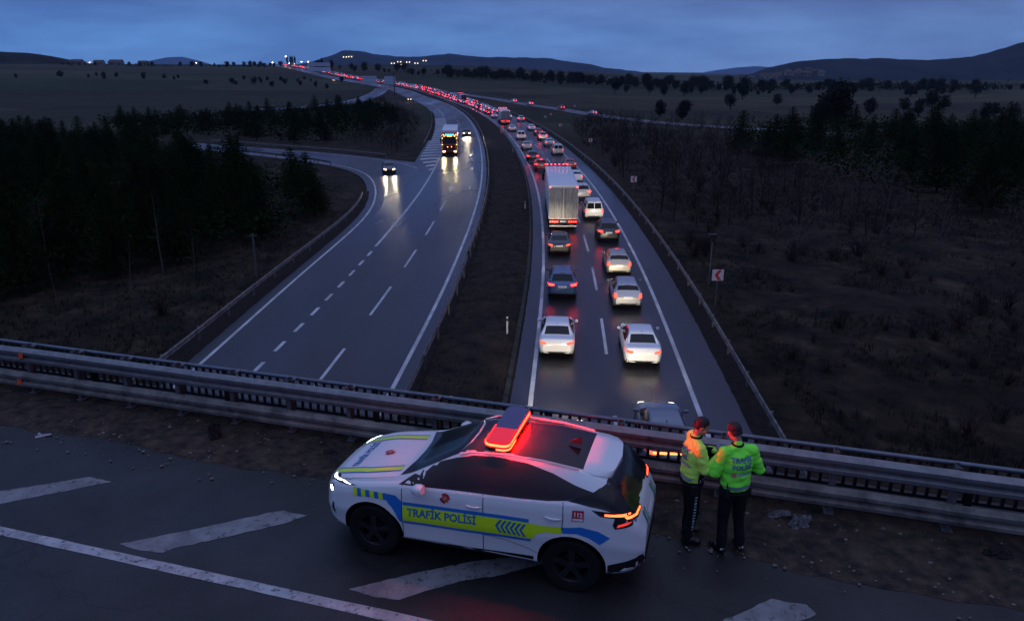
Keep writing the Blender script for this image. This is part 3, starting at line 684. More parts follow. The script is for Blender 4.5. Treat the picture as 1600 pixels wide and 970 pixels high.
# ------------------------------------------------------------------ vehicles
def car_body(tabs, nst=90, res=3, name='body', mats=None, parent=None):
    """loft of cross sections; tabs: zt roof/bonnet line, zs shoulder, w half width, zb underside; x runs forward"""
    L2 = tabs['L']/2; xs = []
    for i in range(nst+1):
        f = i/nst; e = .5-.5*math.cos(math.pi*f); f2 = .35*e+.65*f; xs.append(L2-2*L2*f2)
    def sec(x):
        zt = smooth_table(tabs['zt'], x, .035); zs = smooth_table(tabs['zs'], x, .08); w = smooth_table(tabs['w'], x, .03); zb = smooth_table(tabs['zb'], x, .05)
        zs = min(zs, zt-.015); g = zt-zs; tum = tabs.get('tum', .5)
        wr = max(w*.93-tum*g*1.02, .15) if g > .25 else w*.93-tum*g*.9
        cr = min(.07, g*.35+.012)
        f1 = tabs.get('flare', .012)
        P_ = [(0, zb), (.55*w, zb), (.90*w, zb+.01), (.965*w, zb+.07), (.985*w, zb+.30*(zs-zb)), (w+f1, zb+.52*(zs-zb)), (w*.998, zb+.74*(zs-zb)), (w*.985, zb+.90*(zs-zb)), (w*.955, zs), (w*.925, zs+.03*min(1, g/.1))]
        y0, z0 = P_[-1]; zr = zt-cr
        for k in (.33, .67): P_.append((y0+(wr-y0)*k+.02*math.sin(math.pi*k)*min(1, g/.4), z0+(zr-z0)*k))
        P_ += [(wr, zr), (wr-.05*min(1, g/.2), zt-cr*.38), (wr*.62, zt-cr*.10), (0, zt)]
        return P_
    rings = []
    for x in xs:
        P_ = sec(x); out = []
        for i in range(len(P_)-1):
            p0, p1, p2, p3 = P_[max(i-1, 0)], P_[i], P_[i+1], P_[min(i+2, len(P_)-1)]
            for k in range(res):
                t = k/res
                out.append(tuple(.5*((2*p1[c])+(-p0[c]+p2[c])*t*.7+(2*p0[c]*.7-(3+1.4-.2)*p1[c]*1+0+(0)*p2[c])*0) if False else p1[c]+(p2[c]-p1[c])*t+.12*math.sin(math.pi*t)*((p2[c]-p1[c])-(p3[c]-p0[c])/3)*0 for c in (0, 1)))
        out.append(P_[-1]); rings.append((x, out))
    m = len(rings[0][1]); b = MB(); vs = []; n = 2*(m-1)
    for x, r in rings:
        for y, z in r: vs.append((x, y, z))
        for y, z in r[1:-1][::-1]: vs.append((x, -y, z))
    fs = []
    for i in range(len(rings)-1):
        for k in range(n): a = i*n+k; c = i*n+(k+1) % n; fs.append((a, a+n, c+n, c))
    fs.append(tuple(range(n))); fs.append(tuple((len(rings)-1)*n+k for k in range(n))[::-1])
    b.add(vs, fs); o = b.build(name, mats or P['white'], parent)
    bm = bmesh.new(); bm.from_mesh(o.data); bmesh.ops.recalc_face_normals(bm, faces=bm.faces); bm.to_mesh(o.data); bm.free()
    return o
def cut_arches(o, arches, r, depth=.28, w=.9):
    cb = MB()
    for ax, az in arches:
        for sgn in (-1, 1):
            k = 40; vs = []
            for yy in (sgn*(w-depth), sgn*(w+.4)):
                for j in range(k): a = 2*math.pi*j/k; vs.append((ax+r*math.cos(a), yy, az+r*math.sin(a)))
            cb.add(vs, [tuple(range(k))[::-1], tuple(range(k, 2*k))]+[(j, (j+1) % k, k+(j+1) % k, k+j) for j in range(k)])
    c = cb.build('cutter', M_BLACK, o.parent)
    bm = bmesh.new(); bm.from_mesh(c.data); bmesh.ops.recalc_face_normals(bm, faces=bm.faces); bm.to_mesh(c.data); bm.free()
    md = o.modifiers.new('b', 'BOOLEAN'); md.operation = 'DIFFERENCE'; md.object = c; md.solver = 'EXACT'; md.material_mode = 'TRANSFER'
    bpy.context.view_layer.update(); apply_mods(o); bpy.data.objects.remove(c)
    bm = bmesh.new(); bm.from_mesh(o.data)      # wells are dark plastic
    for f in bm.faces:
        cc = f.calc_center_median()
        for ax, az in arches:
            d = math.hypot(cc.x-ax, cc.z-az)
            if abs(cc.y) < w-.01 and (abs(d-r) < .02 and abs(f.normal.y) < .3 and f.normal.x*(cc.x-ax)+f.normal.z*(cc.z-az) < 0 or (d < r-.01 and abs(f.normal.y) > .9 and abs(abs(cc.y)-(w-depth)) < .02)): f.material_index = 1
    bm.to_mesh(o.data); bm.free(); shade(o.data, 32)
def wheel(parent, x, y, z, r=.33, wd=.21, rim=None, spokes=5, name='wheel'):
    sg = 1 if y > 0 else -1; M = Matrix.Translation((0, 0, 0))
    w = MB(); h = wd/2
    w.lathe([(r*.64, -h*.9), (r*.70, -h), (r*.93, -h), (r, -h*.7), (r, h*.7), (r*.93, h), (r*.70, h), (r*.64, h*.9), (r*.60, 0), (r*.64, -h*.9)], 32)
    root = empty(name, (x, y, z)); root.parent = parent
    w.build('tyre', M_TYRE, root, smooth=True, sharp=50)
    rb = MB(); ho = sg*h*.82
    rb.lathe([(r*.655, ho), (r*.60, ho*1.02), (r*.575, ho*.85), (r*.56, 0)], 32)
    rb.lathe([(.001, ho*.95), (r*.13, ho*.95), (r*.15, ho*.8), (r*.15, ho*.3)], 16)
    for k in range(spokes):
        a = 2*math.pi*k/spokes+.31; MM = Matrix.Rotation(-a, 4, 'Y')
        rb.add([(r*.10, ho*.88, -r*.085), (r*.60, ho*.98, -r*.12), (r*.60, ho*.98, r*.12), (r*.10, ho*.88, r*.085), (r*.10, ho*.4, -r*.06), (r*.60, ho*.6, -r*.09), (r*.60, ho*.6, r*.09), (r*.10, ho*.4, r*.06)],
               [(0, 1, 2, 3), (4, 7, 6, 5), (0, 4, 5, 1), (2, 6, 7, 3), (0, 3, 7, 4), (1, 5, 6, 2)], 0, MM)
    rb.lathe([(r*.36, ho*.15), (r*.36, ho*.2), (.001, ho*.2)], 20, 1)
    rb.build('rim', [rim or M_RIM, M_BLACK], root, smooth=True, sharp=35)
    return root
def mirror(parent, x, y, z, m, s=1):
    b = MB(); sg = 1 if y > 0 else -1
    pr = [(0, 0), (.11, .015), (.17, .045), (.18, .10), (.15, .14), (.05, .15), (0, .12)]
    vs = []
    for dx, k in ((-.05, .86), (0, 1), (.05, .9), (.085, .6)):
        for a, c in pr: vs.append((x+dx, y+sg*(.03+(a-.08)*k+.08), z+(c-.07)*k))
    n = len(pr); fs = [tuple(range(n)), tuple(3*n+i for i in range(n))[::-1]]
    for j in range(3): fs += [(j*n+i, j*n+(i+1) % n, (j+1)*n+(i+1) % n, (j+1)*n+i) for i in range(n)]
    b.add(vs, fs); b.box((x+.01, y+sg*.0, z-.03), (.06, .10, .03), 1)
    return b.build('wing_mirror', [m, M_BLACK], parent, smooth=True, sharp=50)
def beam(parent, y, z, x, power, size=75, color=(1, .85, .62)):
    l = bpy.data.lights.new('headlight_beam', 'SPOT'); l.energy = power; l.spot_size = R(size); l.spot_blend = .8; l.color = color; l.shadow_soft_size = .08
    o = bpy.data.objects.new('headlight_beam', l); link(o, parent); o.location = (x, y, z); o.rotation_euler = (0, R(-90+8), 0)   # aims forward, dipped
    return o

def tabs_for(kind):
    if kind == 'sedan':
        return dict(L=4.6, zt=[(2.3, .58), (2.22, .72), (1.9, .83), (1.15, .97), (.98, 1.0), (.3, 1.40), (-.1, 1.45), (-.65, 1.43), (-.95, 1.38), (-1.62, 1.07), (-2.12, 1.035), (-2.22, .99), (-2.3, .80)],
            zs=[(2.3, .52), (2.0, .72), (1, .88), (0, .93), (-1.2, .98), (-2.1, .985), (-2.2, .93), (-2.3, .7)],
            w=[(2.3, .55), (2.2, .72), (2.05, .82), (1.6, .885), (0, .895), (-1.5, .89), (-2.0, .85), (-2.18, .78), (-2.3, .66)],
            zb=[(2.3, .3), (2.1, .2), (-1.9, .22), (-2.1, .27), (-2.3, .36)])
    if kind == 'hatchback':
        return dict(L=4.2, zt=[(2.1, .58), (2.02, .76), (1.65, .90), (1.15, 1.0), (1.0, 1.03), (.38, 1.43), (0, 1.485), (-.8, 1.475), (-1.45, 1.41), (-1.78, 1.14), (-1.93, 1.0), (-2.03, .95), (-2.1, .78)],
            zs=[(2.1, .52), (1.9, .72), (1, .90), (0, .95), (-1.2, .99), (-1.75, 1.0), (-1.95, .90), (-2.1, .66)],
            w=[(2.1, .55), (2.02, .72), (1.85, .82), (1.4, .87), (0, .88), (-1.4, .88), (-1.85, .84), (-2.02, .78), (-2.1, .68)],
            zb=[(2.1, .3), (1.95, .2), (-1.75, .22), (-1.95, .28), (-2.1, .36)])
    if kind == 'suv':
        return dict(L=4.4, zt=[(2.2, .68), (2.13, .88), (1.8, 1.0), (1.2, 1.10), (1.0, 1.14), (.35, 1.58), (-.1, 1.65), (-.9, 1.65), (-1.6, 1.58), (-1.85, 1.36), (-2.05, 1.10), (-2.14, 1.02), (-2.2, .85)],
            zs=[(2.2, .62), (2.0, .82), (1.2, 1.0), (0, 1.06), (-1.2, 1.11), (-1.85, 1.12), (-2.05, 1.0), (-2.2, .75)],
            w=[(2.2, .58), (2.1, .76), (1.9, .86), (1.5, .91), (0, .91), (-1.5, .915), (-1.95, .87), (-2.1, .80), (-2.2, .68)],
            zb=[(2.2, .36), (2.0, .25), (-1.9, .27), (-2.05, .33), (-2.2, .42)])
    if kind == 'van':
        return dict(L=4.4, zt=[(2.2, .65), (2.12, .88), (1.8, 1.02), (1.4, 1.10), (1.25, 1.14), (.65, 1.68), (.3, 1.78), (-1.0, 1.82), (-1.95, 1.80), (-2.08, 1.74), (-2.15, 1.25), (-2.18, 1.0), (-2.2, .85)],
            zs=[(2.2, .60), (2.0, .82), (1.2, 1.02), (0, 1.08), (-1.2, 1.08), (-2.1, 1.06), (-2.2, .75)],
            w=[(2.2, .6), (2.1, .78), (1.9, .86), (1.5, .895), (0, .90), (-1.9, .895), (-2.1, .86), (-2.2, .80)],
            zb=[(2.2, .34), (2.0, .24), (-2.0, .26), (-2.2, .36)], tum=.26)
CFG = dict(
    sedan=dict(ws=[(1.02, -.70), (.38, -.56), (.38, .56), (1.02, .70)], rw=('T', [(-1.06, -.54), (-1.60, -.62), (-1.60, .62), (-1.06, .54)]),
        side=[(.92, 1.0), (.42, 1.27), (0, 1.37), (-.6, 1.36), (-.95, 1.30), (-1.35, 1.06), (-1.2, 1.02), (0, .97)], tl=[(.50, .80), (.86, .80), (.86, .93), (.50, .90)], hl=[(.42, .60), (.74, .66), (.74, .78), (.42, .70)], plate=.72, arch=.36, ax=(1.35, -1.32), roofbrake=None),
    hatchback=dict(ws=[(1.04, -.68), (.46, -.56), (.46, .56), (1.04, .68)], rw=('T', [(-1.50, -.56), (-1.76, -.64), (-1.76, .64), (-1.50, .56)]),
        side=[(.98, 1.02), (.48, 1.30), (.1, 1.40), (-.7, 1.39), (-1.25, 1.33), (-1.5, 1.10), (-1.3, 1.04), (0, .99)], tl=[(.60, .74), (.86, .74), (.84, 1.0), (.66, 1.0)], hl=[(.42, .62), (.74, .68), (.74, .82), (.42, .74)], plate=.72, arch=.35, ax=(1.27, -1.25), roofbrake=1.36),
    suv=dict(ws=[(1.06, -.70), (.42, -.58), (.42, .58), (1.06, .70)], rw=('T', [(-1.66, -.56), (-2.0, -.66), (-2.0, .66), (-1.66, .56)]),
        side=[(1.0, 1.13), (.5, 1.42), (.1, 1.53), (-.8, 1.54), (-1.35, 1.49), (-1.68, 1.24), (-1.4, 1.16), (0, 1.10)], tl=[(.52, .92), (.90, .90), (.90, 1.04), (.52, 1.0)], hl=[(.42, .76), (.78, .82), (.78, .92), (.42, .86)], plate=.80, arch=.39, ax=(1.33, -1.33), roofbrake=1.55),
    van=dict(ws=[(1.30, -.72), (.72, -.62), (.72, .62), (1.30, .72)], rw=('B', [(-.66, 1.12), (-.04, 1.12), (-.04, 1.62), (-.60, 1.62)]),
        side=[(1.2, 1.14), (.78, 1.52), (.5, 1.62), (-1.85, 1.66), (-1.9, 1.18), (0, 1.14)], tl=[(.70, .78), (.86, .78), (.86, 1.08), (.74, 1.08)], hl=[(.45, .70), (.78, .74), (.78, .92), (.45, .84)], plate=.70, arch=.36, ax=(1.38, -1.38), roofbrake=1.74))
SHARED = {}
def make_car(kind, lit='tail'):
    """a fully modelled car, x forward, standing on z = 0"""
    t = tabs_for(kind); c = CFG[kind]; root = empty({'sedan': 'sedan_car', 'hatchback': 'hatchback_car', 'suv': 'crossover_car', 'van': 'minivan'}[kind])
    body = car_body(t, 70, 2, 'body', [P['white'], M_BLACK], root); bv = bvh_of(body)
    r = c['arch']-.045; cut_arches(body, [(c['ax'][0], r+.01), (c['ax'][1], r+.01)], c['arch'], w=.88)
    poly('windscreen', bv, c['ws'], 'T', M_GLASS, root, .006)
    if kind == 'van':
        for mir in (False, True): poly('rear_window', bv, c['rw'][1], 'B', M_GLASS, root, .006, mirror=mir)
    else: poly('rear_window', bv, c['rw'][1], c['rw'][0], M_GLASS, root, .006)
    poly2('side_window', bv, c['side'], M_GLASS, root, .005)
    tl = c['tl']
    for mir in (False, True):
        poly('tail_light', bv, tl, 'B', M_TAIL, root, .012, .05, mirror=mir)
        poly('headlight', bv, c['hl'], 'F', M_HEADQ, root, .012, .05, mirror=mir)
    if c['roofbrake']: poly('brake_light', bv, [(-.16, c['roofbrake']), (.16, c['roofbrake']), (.16, c['roofbrake']+.03), (-.16, c['roofbrake']+.03)], 'B', M_TAIL, root, .012)
    pz_ = c['plate']
    pl = poly('number_plate', bv, [(-.26, pz_), (.26, pz_), (.26, pz_+.12), (-.26, pz_+.12)], 'B', M_PLATE, root, .014)
    poly('rear_bumper_trim', bv, [(-.80, .30), (.80, .30), (.80, .44), (-.80, .44)], 'B', M_BLACK, root, .006)
    poly('grille', bv, [(-.40, .42), (.40, .42), (.40, .62), (-.40, .62)], 'F', M_BLACK, root, .006)
    # panel gaps
    for x in (.95, -.12, -1.05):
        poly2('door_gap', bv, [(x, .30), (x+.012, .30), (x+.012, .96), (x, .96)], M_SEAM, root, .003) if kind != 'van' or x != -1.05 else None
    L2 = t['L']/2
    for ax in c['ax']:
        for sg in (1, -1): wheel(root, ax, sg*.78, r, r, .2, M_RIMS if kind in ('sedan', 'van') else M_RIM)
    mx = c['side'][0][0]-.12; mirror(root, mx, .86, .98 if kind == 'sedan' else 1.02 if kind == 'hatchback' else 1.14, P['white']); mirror(root, mx, -.86, .98 if kind == 'sedan' else 1.02 if kind == 'hatchback' else 1.14, P['white'])
    if kind == 'suv':
        for sg in (1, -1):
            b = MB(); b.tube([(.25, sg*.60, 1.60), (.05, sg*.62, 1.655), (-.6, sg*.62, 1.685), (-1.3, sg*.62, 1.66), (-1.5, sg*.61, 1.61)], .016, 6); b.build('roof_rail', M_GALV, root, smooth=True)
    b = MB(); b.tube([(-.85, 0, {'sedan': 1.41, 'hatchback': 1.46, 'suv': 1.64, 'van': 1.80}[kind]), (-.97, 0, {'sedan': 1.47, 'hatchback': 1.55, 'suv': 1.70, 'van': 1.86}[kind])], [.02, .008], 6); b.build('aerial', M_BLACK, root)
    return root
def make_far_car(kind):
    """the same shape with fewer sections, for the distant queue"""
    t = tabs_for(kind); c = CFG[kind]; root = empty({'sedan': 'sedan_car', 'hatchback': 'hatchback_car', 'suv': 'crossover_car', 'van': 'minivan'}[kind])
    body = car_body(t, 26, 1, 'body', [P['white'], M_BLACK], root); bv = bvh_of(body); shade(body.data, 40)
    sg_ = c['side']; wv = MB()
    poly('windscreen', bv, c['ws'], 'T', M_GLASS, root, .02, .3)
    poly('rear_window', bv, [(-.56, c['side'][-2][1]+.05), (.56, c['side'][-2][1]+.05), (.5, t['zt'][7][1]-.12), (-.5, t['zt'][7][1]-.12)], 'B', M_GLASS, root, .02, .3)
    poly2('side_window', bv, sg_, M_GLASS, root, .02, .3)
    for mir in (False, True): poly('tail_light', bv, c['tl'], 'B', M_TAILF, root, .02, .3, mirror=mir)
    b = MB()
    for ax in c['ax']:
        for sg in (1, -1): b.lathe([(.001, sg*.02+sg*.8), (.30, sg*.8), (.30, sg*.68)], 12, 0, Matrix.Translation((ax, 0, .31)))
    b.build('wheels', M_TYRE, root)
    return root
def repaint(root, m):
    for ch in root.children:
        if ch.name.split('.')[0] in ('body', 'wing_mirror', 'bonnet') and ch.type == 'MESH':
            ch.material_slots[0].link = 'OBJECT'; ch.material_slots[0].material = m
def relight(root, kind, m):
    for ch in root.children:
        if ch.name.split('.')[0] in kind: ch.material_slots[0].link = 'OBJECT'; ch.material_slots[0].material = m
def put(root, path, d, off, flip=False, dz=0):
    p, t = path.at(d, off); root.location = (p.x, p.y, relief(p.x, p.y)+.004+dz)
    sl = (relief(*(p+t*3))-relief(*(p-t*3)))/6
    root.rotation_euler = (0, -math.atan(sl)*(1 if not flip else -1), math.atan2(t.y, t.x)+(math.pi if flip else 0))

PROTO = {k: make_car(k) for k in ('sedan', 'hatchback', 'suv', 'van')}
USED = set()
def take(kind, store=PROTO):
    o = store[kind]
    if (id(store), kind) in USED: return copy_tree(o)
    USED.add((id(store), kind)); return o
GQ = 'vehicles queuing on the right carriageway'
# (x, y of the rear end on the road, kind, paint, tail strength, label)
def rear_put(x, y, kind, colour, tail, label, dy=None):
    L2 = tabs_for(kind)['L']/2; s_, o_ = RLp.near(x, y); c = take(kind); put(c, RLp, s_+L2-min(.7, 45/max(y, 20)*.6 if y > 24 else 0), o_); repaint(c, P[colour])
    relight(c, ('brake_light',), M_TAIL if 'roof brake' in label else M_BRKOFF)
    if tail != 'on': relight(c, ('tail_light',), M_TAILD)
    tag(c, label, 'car' if kind != 'van' else 'van', GQ); return c
CARS = [
 (2.2, 33.9, 'sedan', 'white', 'dim', 'white saloon at the rear of the left queuing lane, nearest the bridge'),
 (3.1, 43.6, 'suv', 'blue', 'on', 'steel blue crossover with roof rails right ahead of the rearmost left-lane white saloon'),
 (3.6, 54.8, 'sedan', 'black', 'on', 'dark saloon with bright white number plate close behind the big lorry'),
 (6.2, 32.7, 'sedan', 'white', 'dim', 'white saloon in the right queuing lane, last before the dark car under the bridge rail'),
 (6.8, 41.6, 'hatchback', 'silver', 'dim', 'silver hatchback just ahead of the rearmost white saloon of the right lane'),
 (7.3, 48.9, 'hatchback', 'beige', 'on', 'champagne hatchback with warm lit tailgate directly behind the black crossover of the right lane'),
 (7.9, 59.2, 'suv', 'black', 'on', 'black crossover straight behind the small white van'),
 (7.7, 68.7, 'van', 'white', 'off', 'small white van with two square rear windows'),
 (7.7, 80.0, 'suv', 'cream', 'on', 'white crossover with red glowing tailgate beside the big lorry'),
 (8.0, 92.5, 'hatchback', 'white', 'dim', 'white hatchback beside the front of the big lorry trailer'),
 (8.3, 105.7, 'sedan', 'red', 'on', 'red lit dark-windowed saloon beside the big lorry cab'),
 (7.7, 124.9, 'van', 'cream', 'dim', 'cream minivan in the right lane, first ahead of the red saloon'),
 (7.0, 139.1, 'hatchback', 'cream', 'dim', 'cream hatchback straight ahead of the cream minivan'),
 (6.3, 152.4, 'suv', 'silver', 'on', 'silver crossover in the right lane, two ahead of the cream minivan'),
 (5.9, 164.9, 'hatchback', 'red', 'on', 'red hatchback in the right lane, three ahead of the cream minivan'),
 (4.7, 177.7, 'sedan', 'white', 'dim', 'white saloon in the right lane, directly ahead of the red hatchback'),
 (2.6, 209.9, 'suv', 'cream', 'on', 'pale crossover in the right lane, right of the grey box truck'),
 (4.1, 104.3, 'suv', 'red', 'on', 'dark red crossover with roof brake light right in front of the big lorry'),
 (3.2, 114.9, 'suv', 'black', 'on', 'black crossover in the left lane, second in front of the big lorry'),
 (2.7, 133.3, 'sedan', 'silver', 'on', 'silver saloon in the left lane, third in front of the big lorry'),
 (1.9, 153.9, 'van', 'white', 'dim', 'white minivan in the left lane, fourth in front of the big lorry'),
 (.1, 175.7, 'sedan', 'cream', 'dim', 'cream saloon straight behind the grey box truck'),
 (-2.9, 212.6, 'suv', 'black', 'on', 'dark crossover first in front of the grey box truck'),
 (-5.2, 226.7, 'hatchback', 'white', 'dim', 'white hatchback second in front of the grey box truck'),
 (5.45, 22.45, 'sedan', 'slate', 'on', 'slate blue saloon half hidden behind the crash barrier beside the left officer'),
]
near_cars = [rear_put(*c) for c in CARS]
for c in near_cars[:12]:
    if c.name.startswith('minivan'): pass
for i, c in enumerate(near_cars):
    # headlamps of the following car light the tail of the car ahead
    if i in (1, 2, 3, 4, 5, 6, 7, 8, 9, 10, 12, 19, 20): beam(c, 0, .62, 2.35 if not c.name.startswith('hatch') else 2.2, 620)
# two cars still under the bridge light the rear ends above them: their lamps are the real ones of those cars
for x, y, k, col, lab in ((1.7, 24.2, 'hatchback', 'grey', 'grey hatchback hidden below the bridge in the left lane'),):
    c = rear_put(x, y-3.0, k, col, 'on', lab); beam(c, 0, .62, 2.2, 1900)
beam(near_cars[-1], 0, .62, 2.35, 1150)
sb_ = [c for c in near_cars[-1].children if c.name.startswith('body')][0]
poly('light_strip', bvh_of(sb_), [(-.62, .84), (.62, .84), (.62, .90), (-.62, .90)], 'B', mat('orange_light_strip', (.5, .05, .01), .3, emit=(1, .07, .015), es=14), near_cars[-1], .02, .08)

# the rest of the queue, up to the ridge
FAR = {k: make_far_car(k) for k in ('sedan', 'hatchback', 'suv', 'van')}
rq = random.Random(21)
taken = [(RLp.near(o.location.x, o.location.y)) for o in near_cars]
for lane, off0, s_start in (('left', 1.75, RLp.near(-7.6, 258)[0]), ('right', 5.2, RLp.near(0, 236)[0]), ('hard shoulder', 8.0, RLp.near(-20, 345)[0])):
    d = s_start-12
    while d < RLp.len-12:
        kind = rq.choices(['sedan', 'hatchback', 'suv', 'van'], [5, 4, 4, 2])[0]; colr = rq.choices(['white', 'silver', 'grey', 'black', 'red', 'beige', 'blue'], [8, 3, 2, 3, 1.3, 1, 1])[0]
        c = take(kind, FAR); put(c, RLp, d, off0+rq.uniform(-.25, .25)); repaint(c, P[colr])
        q = 'distant' if d > 480 else 'far'
        kn = {'sedan': 'saloon', 'hatchback': 'hatchback', 'suv': 'crossover', 'van': 'minivan'}[kind]
        cn = {'beige': 'champagne', 'blue': 'steel blue'}.get(colr, colr)
        wh = 'on the hard shoulder' if lane[0] == 'h' else 'in the '+lane+' lane'
        c['label'] = f'{cn} {kn} {wh} of the {q} queue beyond the box truck'
        c['category'] = 'car' if kind != 'van' else 'van'; c['group'] = GQ
        d += rq.uniform(6.4, 9.0) if rq.random() < .88 else rq.uniform(9, 14)
# oncoming cars
def oncoming(x, y, kind, colour, label, path=LRp, power=240, rz=None):
    c = take(kind); L2 = tabs_for(kind)['L']/2; s_, o_ = path.near(x, y); put(c, path, s_+L2, o_, flip=True); repaint(c, P[colour])
    relight(c, ('headlight',), M_HEAD); beam(c, .6, .68, 2.3, power, 60, (1, .80, .52)); beam(c, -.6, .68, 2.3, power, 60, (1, .80, .52))
    if rz is not None: c.rotation_euler = (0, 0, rz)
    return tag(c, label, 'car', 'vehicles coming towards the bridge')
oncoming(-17.0, 100.7, 'sedan', 'black', 'dark saloon with headlights on leaving the curved slip road', rz=R(-78))
oncoming(-9.7, 161.4, 'hatchback', 'dark', 'dark hatchback with headlights on in the lane beside the oncoming lorry')
oncoming(-46.9, 350.5, 'sedan', 'grey', 'oncoming car with twin headlights at the bend, alone on the far carriageway')
oncoming(-135.1, 585.5, 'sedan', 'grey', 'farther oncoming car with glaring headlights by the distant exit')
c = take('hatchback'); put(c, LRp, LRp.near(-268, 905)[0], -4, flip=True); relight(c, ('headlight',), M_HEAD); repaint(c, P['grey']); tag(c, 'oncoming car with headlights on at the crest of the road', 'car', 'vehicles coming towards the bridge')
# cars on the side road
for x, y, k, col, lab in ((-.6, 336, 'suv', 'white', 'pale crossover with tail lights, farthest along the side road'), (6.3, 313.6, 'sedan', 'silver', 'silver saloon second along the side road'),
                          (17.9, 278, 'suv', 'red', 'red lit crossover on the side road above the warning sign'), (27.5, 245, 'sedan', 'white', 'white saloon at the near end of the side road')):
    c = take(k, FAR); s_, _ = SRp.near(x, y); put(c, SRp, s_, 1.0, flip=True, dz=.04); c.rotation_euler.z = math.atan2(SRp.at(s_)[1].y, SRp.at(s_)[1].x)+math.pi; repaint(c, P[col]); tag(c, lab, 'car', 'cars on the side road')
    c.rotation_euler.z += math.pi if False else 0

# lorries
M_TRWHITE = mat('trailer_white', (.62, .64, .66), .4, var=.12, vscale=1.2, coat=.1)
M_TRDOOR = mat('dirty_trailer_door', (.30, .30, .30), .5, .1, var=.45, vscale=3, stretch=(3, 3, .5), col2=(.15, .145, .14))
M_TRUCKRED = paint('lorry_red', (.32, .03, .015))
M_AMBER = mat('amber_marker', (.6, .3, .05), .3, emit=(1, .42, .08), es=9)
M_GREENLED = mat('green_led', (.02, .3, .2), .4, emit=(.05, 1, .55), es=5)
M_REDMARK = mat('red_marker', (.4, .01, .01), .3, emit=(1, .06, .10), es=10)
M_BUMPW = mat('worn_white_bumper', (.55, .53, .50), .45, var=.4, vscale=6)
def rbox(b, c, d, r=.03, mi=0):
    bm = bmesh.new(); bmesh.ops.create_cube(bm, size=1)
    for v in bm.verts: v.co = Vector((v.co.x*d[0], v.co.y*d[1], v.co.z*d[2]))
    bmesh.ops.bevel(bm, geom=bm.edges[:], offset=r, segments=2, affect='EDGES', profile=.5)
    bm.verts.ensure_lookup_table(); b.add([tuple(v.co+Vector(c)) for v in bm.verts], [tuple(v.index for v in f.verts) for f in bm.faces], mi); bm.free()
def lorry(name, L=13.6, cab='M', front_lit=False, door=M_TRDOOR, H=4.0, cabm=None, Wd=2.55):
    """x forward; rear of the trailer at x = 0"""
    root = empty(name); w = Wd/2
    tr = empty('trailer'); tr.parent = root
    b = MB(); rbox(b, (L/2, 0, (1.12+H)/2), (L, Wd, H-1.12), .04); b.build('cargo_box', M_TRWHITE, tr, smooth=True, sharp=30)
    b = MB()
    for sg in (-1, 1): b.box((L/2, sg*(w-.02), H+.004), (L, .10, .04)); b.box((L/2, sg*(w+.006), H-.06), (L, .02, .14))
    b.box((.02, 0, H-.03), (.10, Wd, .12)); b.build('roof_edging', P['white'], tr)
    for sg in (-1, 1):
        dr = MB(); dr.box((-.02, sg*w*.49, (1.2+H-.16)/2), (.03, w*.94, H-.16-1.2))
        for k in range(6): dr.box((-.04, sg*(w*.08+w*.86*k/5), (1.2+H-.16)/2), (.014, .035, H-.5-1.2))
        d_ = dr.build('rear_door', door, tr)
        lb = MB()
        for k in (.12, .62): lb.tube([(-.065, sg*w*k, 1.2), (-.065, sg*w*k, H-.2)], .018, 6); lb.box((-.07, sg*w*k+.06, 1.75), (.02, .16, .05))
        for zz in (1.45, 2.2, 3.0, 3.6): lb.box((-.05, sg*(w-.06), zz), (.03, .14, .06))
        lb.build('lock_bar', M_GALV, d_)
        tk = MB(); tk.box((-.06, sg*(w-.12), H-.12), (.05, .10, .05)); tk.build('marker_light', M_REDMARK, tr)
    ch = MB(); ch.box((L/2, 0, 1.03), (L-.2, 1.1, .16)); ch.box((.10, 0, .88), (.16, Wd-.1, .26)); ch.box((.06, 0, .52), (.10, Wd-.1, .14))
    for sg in (-1, 1): ch.box((.1, sg*.8, .7), (.08, .08, .3))
    ch.build('chassis', M_BLACK, tr)
    bw = MB(); bw.box((-.005, 0, .53), (.03, Wd-.16, .12)); bw.build('rear_bumper', M_BUMPW, tr)
    for sg in (-1, 1):
        for k in range(4):
            t_ = MB(); t_.box((-.01, sg*(w-.18-.19*k), .92), (.05, .11, .10)); t_.build('tail_light', M_TAIL, tr)
    pl = MB(); pl.box((.0, 0, .93), (.03, .5, .12)); pl.build('number_plate', M_PLATE, tr)
    for ax in (2.0, 3.3, 4.6):
        for sg in (-1, 1): wheel(tr, ax, sg*(w-.20), .5, .5, .34, M_GALVD)
    sk = MB()
    for sg in (-1, 1): sk.box((L*.66, sg*(w-.05), .78), (L*.35, .04, .5))
    sk.build('side_skirt', M_BLACK, tr)
    # tractor
    cb = empty('tractor'); cb.parent = root; x0 = L+.75; cm = cabm or P['white']
    b = MB()   # cab shell: side profile extruded, bevelled
    prof = [(x0, .55), (x0, 3.45), (x0+.35, 3.85), (x0+1.3, 3.78), (x0+1.75, 3.15), (x0+2.05, 2.0), (x0+2.12, 1.5), (x0+2.15, .45)]
    bm = bmesh.new(); A_ = [bm.verts.new((x, -1.22, z)) for x, z in prof]; B_ = [bm.verts.new((x, 1.22, z)) for x, z in prof]; n = len(prof)
    bm.faces.new(A_[::-1]); bm.faces.new(B_)
    for i in range(n): bm.faces.new((A_[i], A_[(i+1) % n], B_[(i+1) % n], B_[i]))
    bmesh.ops.recalc_face_normals(bm, faces=bm.faces); bmesh.ops.bevel(bm, geom=bm.edges[:], offset=.08, segments=3, affect='EDGES', profile=.5)
    me = bpy.data.meshes.new('cab'); bm.to_mesh(me); bm.free(); me.materials.append(cm); shade(me, 35); link(bpy.data.objects.new('cab', me), cb)
